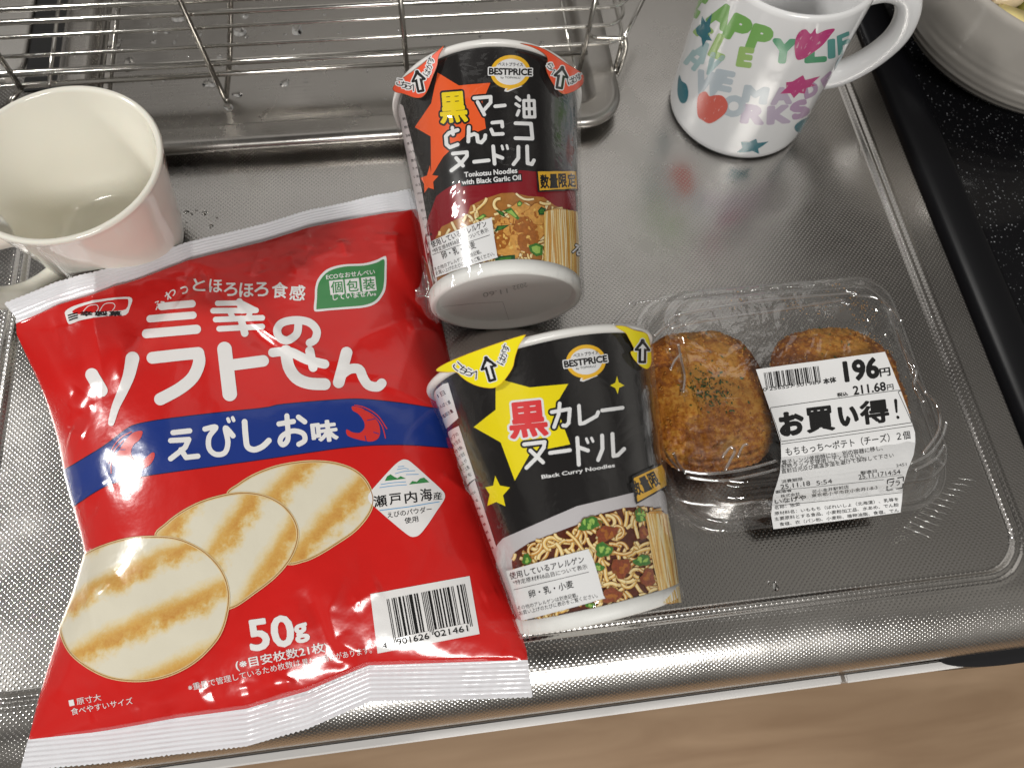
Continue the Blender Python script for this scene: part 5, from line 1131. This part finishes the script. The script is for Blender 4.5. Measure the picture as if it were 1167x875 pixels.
# side panel with the nutrition figures
g = Art()
g.poly(D([(50,235),(60,212),(78,197),(92,193),(118,283),(86,312),(78,312)]), 'cup_white', 1); g.poly(D([(84,332),(92,318),(119,303),(162,437),(130,458),(122,452)]), 'cup_white', 1)
g.poly(D([(124,474),(160,440),(280,815),(275,826),(248,836)]), 'panel_pink', 1)
def rows(c, L, mat='print_black', ly=2):
    for s_, a, b, h in L: q = c([a, b]); g.text(s_, q[0], q[1], h, mat, ly, .01)
rows(D, [('1日', (68,232), (86,222), 5), ('たんぱく質', (66,262), (100,246), 4.5), ('食塩相当量', (74,288), (106,268), 4.5)])
for i in range(7): rows(D, [(['カップの','熱湯を注ぎ','3分後','よくかき混ぜ','召し上が','やけど注意','フタを'][i], (92+i*5.6,346+i*17), (120+i*5.6,326+i*17), 4.4)])
for i in range(17): rows(D, [(['357kcal','8.1g','14.9g','47.6g','2.3g','1.9g','0.4g','0.25mg','0.29mg','141mg','熱量','エネルギー','たんぱく','脂質','炭水化物','357kcal','77kcal'][i], (139+i*6.5,486+i*20.5), (163+i*6.6,474+i*20.2), 3.6)])
g.line(np.array(D([(178,520),(258,826)])), .01, 'print_black', 2); g.line(np.array(D([(226,735),(252,724)])), .7, 'print_black', 2)
g.build(S, 'side_panel', t)
X_ = conv(480, 370, .1486)
tab(ST, 'tab_yellow', X_([(120,350),(175,305),(320,240),(480,180),(640,125),(790,80),(790,95),(750,160),(720,250),(705,320),(665,390),(615,450),(560,482),(490,480),(420,462),(355,430),(310,395),(270,362),(200,362)]),
    [('こ',*X_([(283,318)])[0],8.5,-.75),('ち',*X_([(325,345)])[0],8.5,-.6),('ら',*X_([(370,362)])[0],8.5,-.35),('へ',*X_([(418,380)])[0],8.5,-.6),('は',*X_([(620,275)])[0],8.5,1.1),('が',*X_([(635,228)])[0],8.5,1.2),('す',*X_([(652,178)])[0],8.5,1.2), arrow(X_([(525,340)])[0], 13, -.28)], t)
tab(ST, 'tab_yellow', X2([(222,44),(260,44),(300,60),(345,72),(360,95),(370,170),(366,205),(350,220),(322,205),(295,175),(285,150),(300,140),(275,90),(262,70)]), [arrow(X2([(332,148)])[0], 12, .02)], t)
film_prof = [(-.5,-1.2),(0,.2)]
def wrapfilm(t, S, Cb, n, r, rb, L, seed):
    V = []; NA, NL = 180, 40
    for j in range(NL+1):
        v = -1.2+(L-2)*j/NL; rr = r+(rb-r)*max(0, v)/L+1.9
        for i in range(NA):
            a = 2*math.pi*i/NA; e = math.exp(-max(0, v)/7.)+.5*math.exp(-max(0, L-6-v)/9.); w = .22*math.sin(5*a+seed)*math.cos(v*.05)+.5*e*math.sin(a*23+seed)*.5+.35*e*math.sin(a*41+v*.5)
            V.append(S.C+S.a*v+(rr+w)*(math.cos(a)*S.w+math.sin(a)*S.u))
    Fs = [(j*NA+i, j*NA+(i+1) % NA, (j+1)*NA+(i+1) % NA, (j+1)*NA+i) for j in range(NL) for i in range(NA)]
    mk('shrink_film', V, Fs, 'shrink_film', t)
wrapfilm(t, S, Cb, n, 31.4, 46.8, 104.2, 1)
# ---------------------------------------------------------------- garlic tonkotsu cup (back)
t, S, ST, Cb, n, k = make_cup('black tonkotsu noodle cup with orange star, lying behind with its white base showing', (33.2, 172.7, 1.544, 47.4, 33.8, 107.0), 'cup_black')
c1_ = conv(440, 30, .4113); z7 = conv(450, 90, .2743); z8 = conv(550, 90, .2743); z2 = conv(440, 40, .1371); z3 = conv(560, 40, .1371); z6 = conv(480, 200, .2171)
g = Art()
g.poly(z2([(430,315),(605,422),(868,400),(800,560),(830,780),(650,850),(480,1010),(376,1180),(372,845),(240,768),(376,570)]), 'cup_orange', 1)
g.poly(z7([(146,360),(153,400),(182,404),(160,428),(163,460),(140,452),(124,474),(122,436),(108,412),(134,402)]), 'cup_orange', 1)
g.build(S, 'star_print', t)
g = Art()
g.box('黒', 501, 105, 532.5, 140.5, 'print_black', 3, -.08, .05, grow=2.2); g.box('黒', 501, 105, 532.5, 140.5, 'cup_letter_yellow', 4, -.08, .045)
MA = [(z7([(330,82),(398,76),(398,100),(370,132)]), 4.0), (z7([(344,98),(372,150)]), 4.0)]
BR = [(z8([(52,116),(92,112)]), 4.0)]
AB = [(z8([(140,78),(154,90)]), 3.6), (z8([(138,106),(152,116)]), 3.6), (z8([(150,134),(143,152)]), 3.6), (z8([(170,92),(172,160),(216,160),(213,92),(170,92)]), 3.4), (z8([(190,72),(194,160)]), 3.4), (z8([(170,126),(214,126)]), 3.4)]
TO_ = [(z7([(222,226),(248,222)]), 3.6), (z7([(238,200),(240,222),(244,236)]), 3.6), (z7([(252,226),(222,232),(214,244),(216,272),(226,284),(262,276)]), 4.0)]
TO_ = [(z7([(240,204),(243,232)]), 3.8), (z7([(262,214),(226,226),(213,240),(216,274),(230,286),(262,274)]), 4.2)]
N2 = [(z7([(308,202),(306,262)]), 4.2), (z7([(306,240),(330,230),(342,236),(345,262),(360,266),(374,250),(376,236)]), 4.2)]
KO_ = [(z8([(40,184),(80,180),(82,200)]), 4.0), (z8([(36,212),(44,232),(84,230)]), 4.0)]
TS_ = [(z8([(136,186),(200,188),(206,250),(136,248)]), 4.2)]
NU_ = [(z7([(242,312),(300,306),(300,322),(278,350),(236,382)]), 4.2), (z7([(256,330),(284,362)]), 4.2)]
B3 = [(z7([(330,346),(390,340)]), 4.2)]
DD = [(z8([(44,282),(50,354)]), 4.2), (z8([(50,318),(82,330)]), 4.2), (z8([(80,280),(84,294)]), 2.8), (z8([(100,278),(104,292)]), 2.8)]
RR = [(z8([(148,284),(148,330),(128,356)]), 4.2), (z8([(184,282),(186,352),(204,356),(212,340)]), 4.2)]
two([(np.array(p), w) for p, w in MA+BR+AB+TO_+N2+KO_+TS_+NU_+B3+DD+RR], g, 2.0)
g.build(S, 'product_lettering', t)
g = Art()
g.poly(z6([(0,560),(30,250),(80,110),(150,60),(250,25),(400,0),(480,-22),(520,-26),(700,-10),(800,60),(812,150),(815,260),(822,400),(815,560),(700,500),(500,480),(300,500),(95,600),(70,620)]), 'cup_dark_red', 1)
for s_, a, b in (('Tonkotsu Noodles', (218,419), (363,407)), ('with Black Garlic Oil', (211,440), (373,426))):
    q = np.array(c1_([a, b])); e = (q[1]-q[0])/np.linalg.norm(q[1]-q[0]); u = np.array([e[1], -e[0]]); g.poly([q[0]-e*1.5-u*1.8, q[1]+e*1.5-u*1.8, q[1]+e*1.5+u*7, q[0]-e*1.5+u*7], 'print_black', 2 if s_[0] == 'T' else 2.6); g.text(s_, q[0], q[1], 5.6, 'cup_white', 3.6, .035)
g.build(S, 'subtitle_lettering', t)
logo(t, S, (581.5, 82.5), 1.0, .02, None)
g = Art()
pic = z6([(95,590),(80,500),(60,360),(110,270),(245,205),(260,160),(330,125),(420,95),(480,92),(560,110),(640,115),(700,160),(800,190),(812,280),(820,400),(822,555),(760,520),(650,497),(500,492),(330,508),(200,548)])
g.poly(pic, 'broth', 2); f_ = inpoly(pic); bx = (min(p[0] for p in pic), min(p[1] for p in pic), max(p[0] for p in pic), max(p[1] for p in pic))
noodles(g, f_, 150, 9, ['noodle_b','noodle_pale','noodle_b','noodle_a'], 2.5, bx, 2.2, 3.2, .8, 24)
LY = 2.5+150*.22+1
rnd = random.Random(8)
for i, (x, y, rx, ry, ro, m_) in enumerate(((430,262,9,8,.1,'tofu'),(520,200,15,11,-.3,'tofu'),(590,280,13,16,.2,'tofu'),(470,300,14,9,.1,'tofu'),(460,375,17,13,.05,'tofu'),(560,350,11,13,.3,'tofu_dark'),(600,210,12,12,.3,'tofu'),(540,265,12,9,.1,'tofu_dark'),(420,345,8,10,.1,'tofu_dark'))):
    c = z6([(x,y)])[0]; g.ell(c, rx+.6, ry+.6, 'tofu_dark', LY+i*1.2, ro, 28, .1, i); g.ell(c, rx, ry, m_, LY+i*1.2+.2, ro, 28, .1, i)
    for q_ in range(9): a = rnd.uniform(0, 6.3); kk = rnd.uniform(.1, .75); g.ell((c[0]+rx*kk*math.cos(a), c[1]+ry*kk*math.sin(a)), rnd.uniform(1, 3.2), rnd.uniform(.6, 1.8), rnd.choice(['noodle_a','tofu_dark','noodle_c']), LY+i*1.2+.4+q_*.07, rnd.uniform(0, 3), 9, .2, q_)
LY += 12
for i, P in enumerate(([(388,182),(432,196),(440,222),(420,215)], [(385,300),(400,268),(462,264),(432,285)], [(430,190),(470,172),(515,228),(505,238),(462,205)], [(285,235),(330,205),(345,215),(318,236)], [(560,372),(600,358),(635,372),(632,420),(600,428),(570,405)], [(388,440),(410,428),(490,420),(494,455),(470,470),(395,472)], [(500,150),(515,136),(530,150),(520,165),(505,168)], [(608,190),(625,168),(650,180),(640,210),(615,212)])):
    g.poly(z6(P), 'leek_dark' if i in (0, 1, 5, 7) else 'leek', LY+i); Pm = np.array(z6(P)); c = Pm.mean(0); g.poly((c+(Pm-c)*.62).tolist(), 'leek' if i in (0, 1, 5, 7) else 'leek_light', LY+i+.3)
g.build(S, 'noodle_picture', t, base=.2, step=.011)
g = Art(); g.poly(z6([(635,215),(650,190),(700,178),(760,185),(805,195),(815,300),(820,420),(818,545),(740,512),(640,494),(642,350)]), 'noodle_c', 0); rnd = random.Random(5)
for i in range(30):
    u = (i+.5)/30; w0 = rnd.uniform(-1, 1); P = []
    for q in range(14):
        v = q/13; xl = 636+v*6; xr = 808+v*12; x = xl+(xr-xl)*u+3*math.sin(v*4+w0*3); y = 196-14*math.sin(u*3)+v*(300+(u**2)*45); P.append((x, y))
    g.line(spline(z6(P), 2), 1.05, rnd.choice(['noodle_b','noodle_pale','noodle_a','noodle_c']), 1+i*.1)
q = z6([(778,405),(818,425)]); g.text('78', q[0], q[1], 10, 'print_black', 5, .03, grow=1.2); g.text('78', q[0], q[1], 10, 'cup_white', 7, .04)
g.build(S, 'lifted_noodles', t, base=1.05)
allergen(t, S, z6([(56,358),(70,345),(200,290),(360,230),(372,236),(385,330),(400,425),(392,438),(250,480),(100,532),(84,528),(70,440)]),
    [('使用しているアレルゲン', *z6([(70,382),(350,272)]), 7.4, .018), ('*特定原材料8品目について表示', *z6([(75,412),(358,300)]), 5.2, .008), ('卵・乳・小麦', *z6([(125,442),(295,385)]), 8.4, .018),
     ('その他のアレルゲンは別途記載。', *z6([(85,505),(322,412)]), 4.8, .006), ('お買い上げのたびに表示をご覧ください。', *z6([(92,526),(388,424)]), 4.8, .006)], z6([(72,418),(362,318)]))
g = Art(); g.poly(c1_([(413,402),(522,400),(526,457),(418,463)]), 'print_black', 0); g.poly(c1_([(417,406),(520,404),(523,452),(422,458)]), 'sign_yellow', 1)
for i, ch in enumerate('数量限定'): a = c1_([(425+i*24.5,452-i*1.6),(447+i*24.0,451-i*1.6)]); g.text(ch, a[0], a[1], 15, 'print_black', 2, .045)
g.build(S, 'limited_sign', t, base=1.1)
g = Art(); g.poly(c1_([(40,215),(48,222),(75,330),(100,455),(125,600),(146,730),(138,748),(112,640),(82,480),(52,330),(36,240)]), 'panel_pink', 1)
for i in range(20): a, b = c1_([(47+i*4.6,262+i*23),(66+i*4.5,258+i*23)]); g.text(['熱量','脂質','364kcal','8.7g','15.5g','食塩','2.4g','1.8g','0.5g','141mg','カルシウム','めん','かやく','スープ','熱湯','300ml','3分','カップ','エネルギー','77kcal'][i], a, b, 3.4, 'print_black', 2, .01)
g.build(S, 'side_panel', t)
tab(ST, 'tab_red', z2([(62,455),(70,425),(130,370),(260,280),(380,180),(470,102),(478,108),(440,180),(425,260),(390,350),(350,460),(315,510),(280,525),(230,520),(150,490),(90,478)]),
    [('こ',*z2([(120,395)])[0],7.5,-.15),('ち',*z2([(155,415)])[0],7.5,-.15),('ら',*z2([(190,428)])[0],7.5,-.15),('へ',*z2([(225,438)])[0],7.0,-.5),('は',*z2([(345,315)])[0],7.5,1.0),('が',*z2([(362,262)])[0],7.5,1.1),('す',*z2([(378,210)])[0],7.5,1.2), arrow(z2([(278,390)])[0], 11, -.2)], t)
tab(ST, 'tab_red', z3([(240,75),(330,88),(430,120),(510,165),(620,240),(740,312),(765,360),(755,410),(700,460),(620,492),(580,488),(530,440),(480,360),(450,280),(465,215),(440,165),(350,110)]),
    [('へ',*z3([(505,310)])[0],6.5,-1.1),('ら',*z3([(485,262)])[0],7,-1.0),('は',*z3([(655,385)])[0],8,.3),('が',*z3([(690,365)])[0],7.5,.35),('す',*z3([(722,348)])[0],7,.35), arrow(z3([(572,360)])[0], 11.5, .15)], t)
# stamped date and seams on the base
DS = HeightSurf(lambda x, y: 0*x, 0)
class BaseSurf:
    cu = cv = 1e9
    def from_px(s, P):
        d = rays(P); o = Cb+n*3.45; tt = ((o-EYE)@n)/(d@n); q = EYE+d*tt[...,None]-Cb; u = np.cross(n, [0,0,1.]); u /= np.linalg.norm(u); s.u = u; s.w = np.cross(u, n); return np.stack([q@u, q@s.w], -1)
    def ev(s, uv, off): N = np.tile(-n, (len(uv), 1)); return Cb+n*3.5+uv[:,:1]*s.u+uv[:,1:]*s.w-n*off, N
g = Art(); g.text('11.60', (578,329), (550,334), 5, 'print_grey', 0, 0.); g.text('2032', (600,322), (584,326), 5, 'print_grey', 0, 0.); g.line(np.array([(573,344),(579,362),(584,376)]), .4, 'print_grey', 0); g.line(np.array([(500,350),(540,346),(573,344)]), .3, 'print_grey', 0)
g.build(BaseSurf(), 'base_stamp', t, base=.03)
wrapfilm(t, S, Cb, n, 33.8, 45.2, 107.0, 2)
# gathered ear of shrink film at the base corner
P = [at(486,300,30), at(481,318,26), at(472,336,20), at(478,350,18), at(490,362,18), at(500,368,22), at(498,350,30)]
mb = MB(); c = sum(P)/len(P); NN2 = 7; V = [c+np.array([0,0,3.])]
ring = spline(P, 4, True); rnd = random.Random(4)
V += [p+np.array([rnd.uniform(-.8,.8), rnd.uniform(-.8,.8), rnd.uniform(-2,2)]) for p in ring]; m = len(ring); V += [c+(p-c)*.5+np.array([rnd.uniform(-1,1), rnd.uniform(-1,1), rnd.uniform(-1,4)]) for p in ring]
Fs = [(0, 1+m+i, 1+m+(i+1) % m) for i in range(m)]+[(1+m+i, 1+i, 1+(i+1) % m, 1+m+(i+1) % m) for i in range(m)]
mb.add(V, Fs); mb.build('film_corner', ['shrink_gather'], t)
# ================================================================ print and pressed details belong to the part they sit on
def nest(root_name, host, names):
    for r in [o for o in C.objects if o.parent is None and o.name.split('.')[0] == root_name]:
        h = [c for c in r.children if c.name.split('.')[0] == host]
        if not h: continue
        for c in list(r.children):
            if c.name.split('.')[0] in names: c.parent = h[0]
nest('noodle_cup', 'cup_wall', ('star_print','product_lettering','subtitle_lettering','brand_mark','noodle_picture','lifted_noodles','allergen_note','limited_sign','side_panel'))
nest('noodle_cup', 'bottom_ring', ('base_stamp',)); nest('noodle_cup', 'shrink_film', ('film_corner',)); nest('noodle_cup', 'lid', ('peel_tab',))
nest('snack_bag', 'film_body', ('title_lettering','flavour_band','cracker_picture','weight_lettering','maker_mark','eco_mark','origin_badge','barcode_panel'))
nest('price_label', 'paper', ('printed_lettering',)); nest('printed_mug', 'cup_body', ('crayon_print',))
nest('croquette_pack', 'lid', ('pressed_bead','flange_edge_dots')); nest('croquette_pack', 'tray', ('flange_hatching',)); nest('croquette', 'crumb_body', ('crumb_flakes','parsley'))
nest('sink_plate', 'plate', ('drain_hole',)); nest('drainer_tray', 'tray_shell', ('drain_lip','foot'))
# ================================================================ camera, light, world
cam = bpy.data.cameras.new('camera'); co = bpy.data.objects.new('camera', cam); C.objects.link(co); SC.camera = co
from mathutils import Matrix
M4 = Matrix([[*CR[0], 0], [*CR[1], 0], [*CR[2], CH/1000], [0,0,0,1]]); co.matrix_world = M4
cam.sensor_fit = 'HORIZONTAL'; cam.sensor_width = 36; cam.lens = CF/1167*36; cam.clip_start = .02; cam.clip_end = 50
cam.dof.use_dof = True; cam.dof.focus_distance = .33; cam.dof.aperture_fstop = 13
def area(name, loc, target, sx, sy, power, col):
    l = bpy.data.lights.new(name, 'AREA'); l.shape = 'RECTANGLE'; l.size = sx; l.size_y = sy; l.energy = power; l.color = col
    o = bpy.data.objects.new(name, l); C.objects.link(o); o.location = loc
    d = Vector(target)-Vector(loc); o.rotation_euler = d.to_track_quat('-Z', 'Y').to_euler(); return o
area('kitchen_lamp', (-1.60, .50, 1.25), (-.05, .15, 0), .26, .26, 21, (1, .98, .945))
area('ceiling_lamp', (.15, -1.55, 1.55), (0, .15, 0), .95, .34, 34, (1, .98, .945))
area('back_fill', (.05, 1.05, 1.15), (.05, .2, 0), 1.5, .7, 1.5, (1, .97, .93))  # added broad fill panel, out of view, brightens the steel towards the back
w = bpy.data.worlds.new('World'); SC.world = w; w.use_nodes = True; nt = w.node_tree; bg = nt.nodes['Background']; bg.inputs['Strength'].default_value = 1.0
tc = nd(nt, 'ShaderNodeTexCoord'); sp = nd(nt, 'ShaderNodeSeparateXYZ'); nt.links.new(tc.outputs['Generated'], sp.inputs[0])
# unseen surroundings: random light and dark blobs added to vary the reflections
n = nd(nt, 'ShaderNodeTexNoise'); n.inputs['Scale'].default_value = 1.4; n.inputs['Detail'].default_value = 2; nt.links.new(tc.outputs['Generated'], n.inputs['Vector'])
r = nd(nt, 'ShaderNodeValToRGB'); e = r.color_ramp.elements; e[0].position = .36; e[0].color = (.045,.042,.039,1); e[1].position = .66; e[1].color = (.34,.325,.30,1)
nt.links.new(n.outputs['Fac'], r.inputs[0]); nt.links.new(r.outputs[0], bg.inputs['Color'])
SC.render.engine = 'CYCLES'; SC.cycles.use_denoising = True; SC.cycles.max_bounces = 14; SC.cycles.transparent_max_bounces = 24; SC.cycles.transmission_bounces = 10; SC.cycles.sample_clamp_indirect = 6; SC.cycles.caustics_reflective = False
SC.view_settings.view_transform = 'Standard'; SC.view_settings.look = 'None'; SC.view_settings.exposure = .05; SC.view_settings.gamma = 1
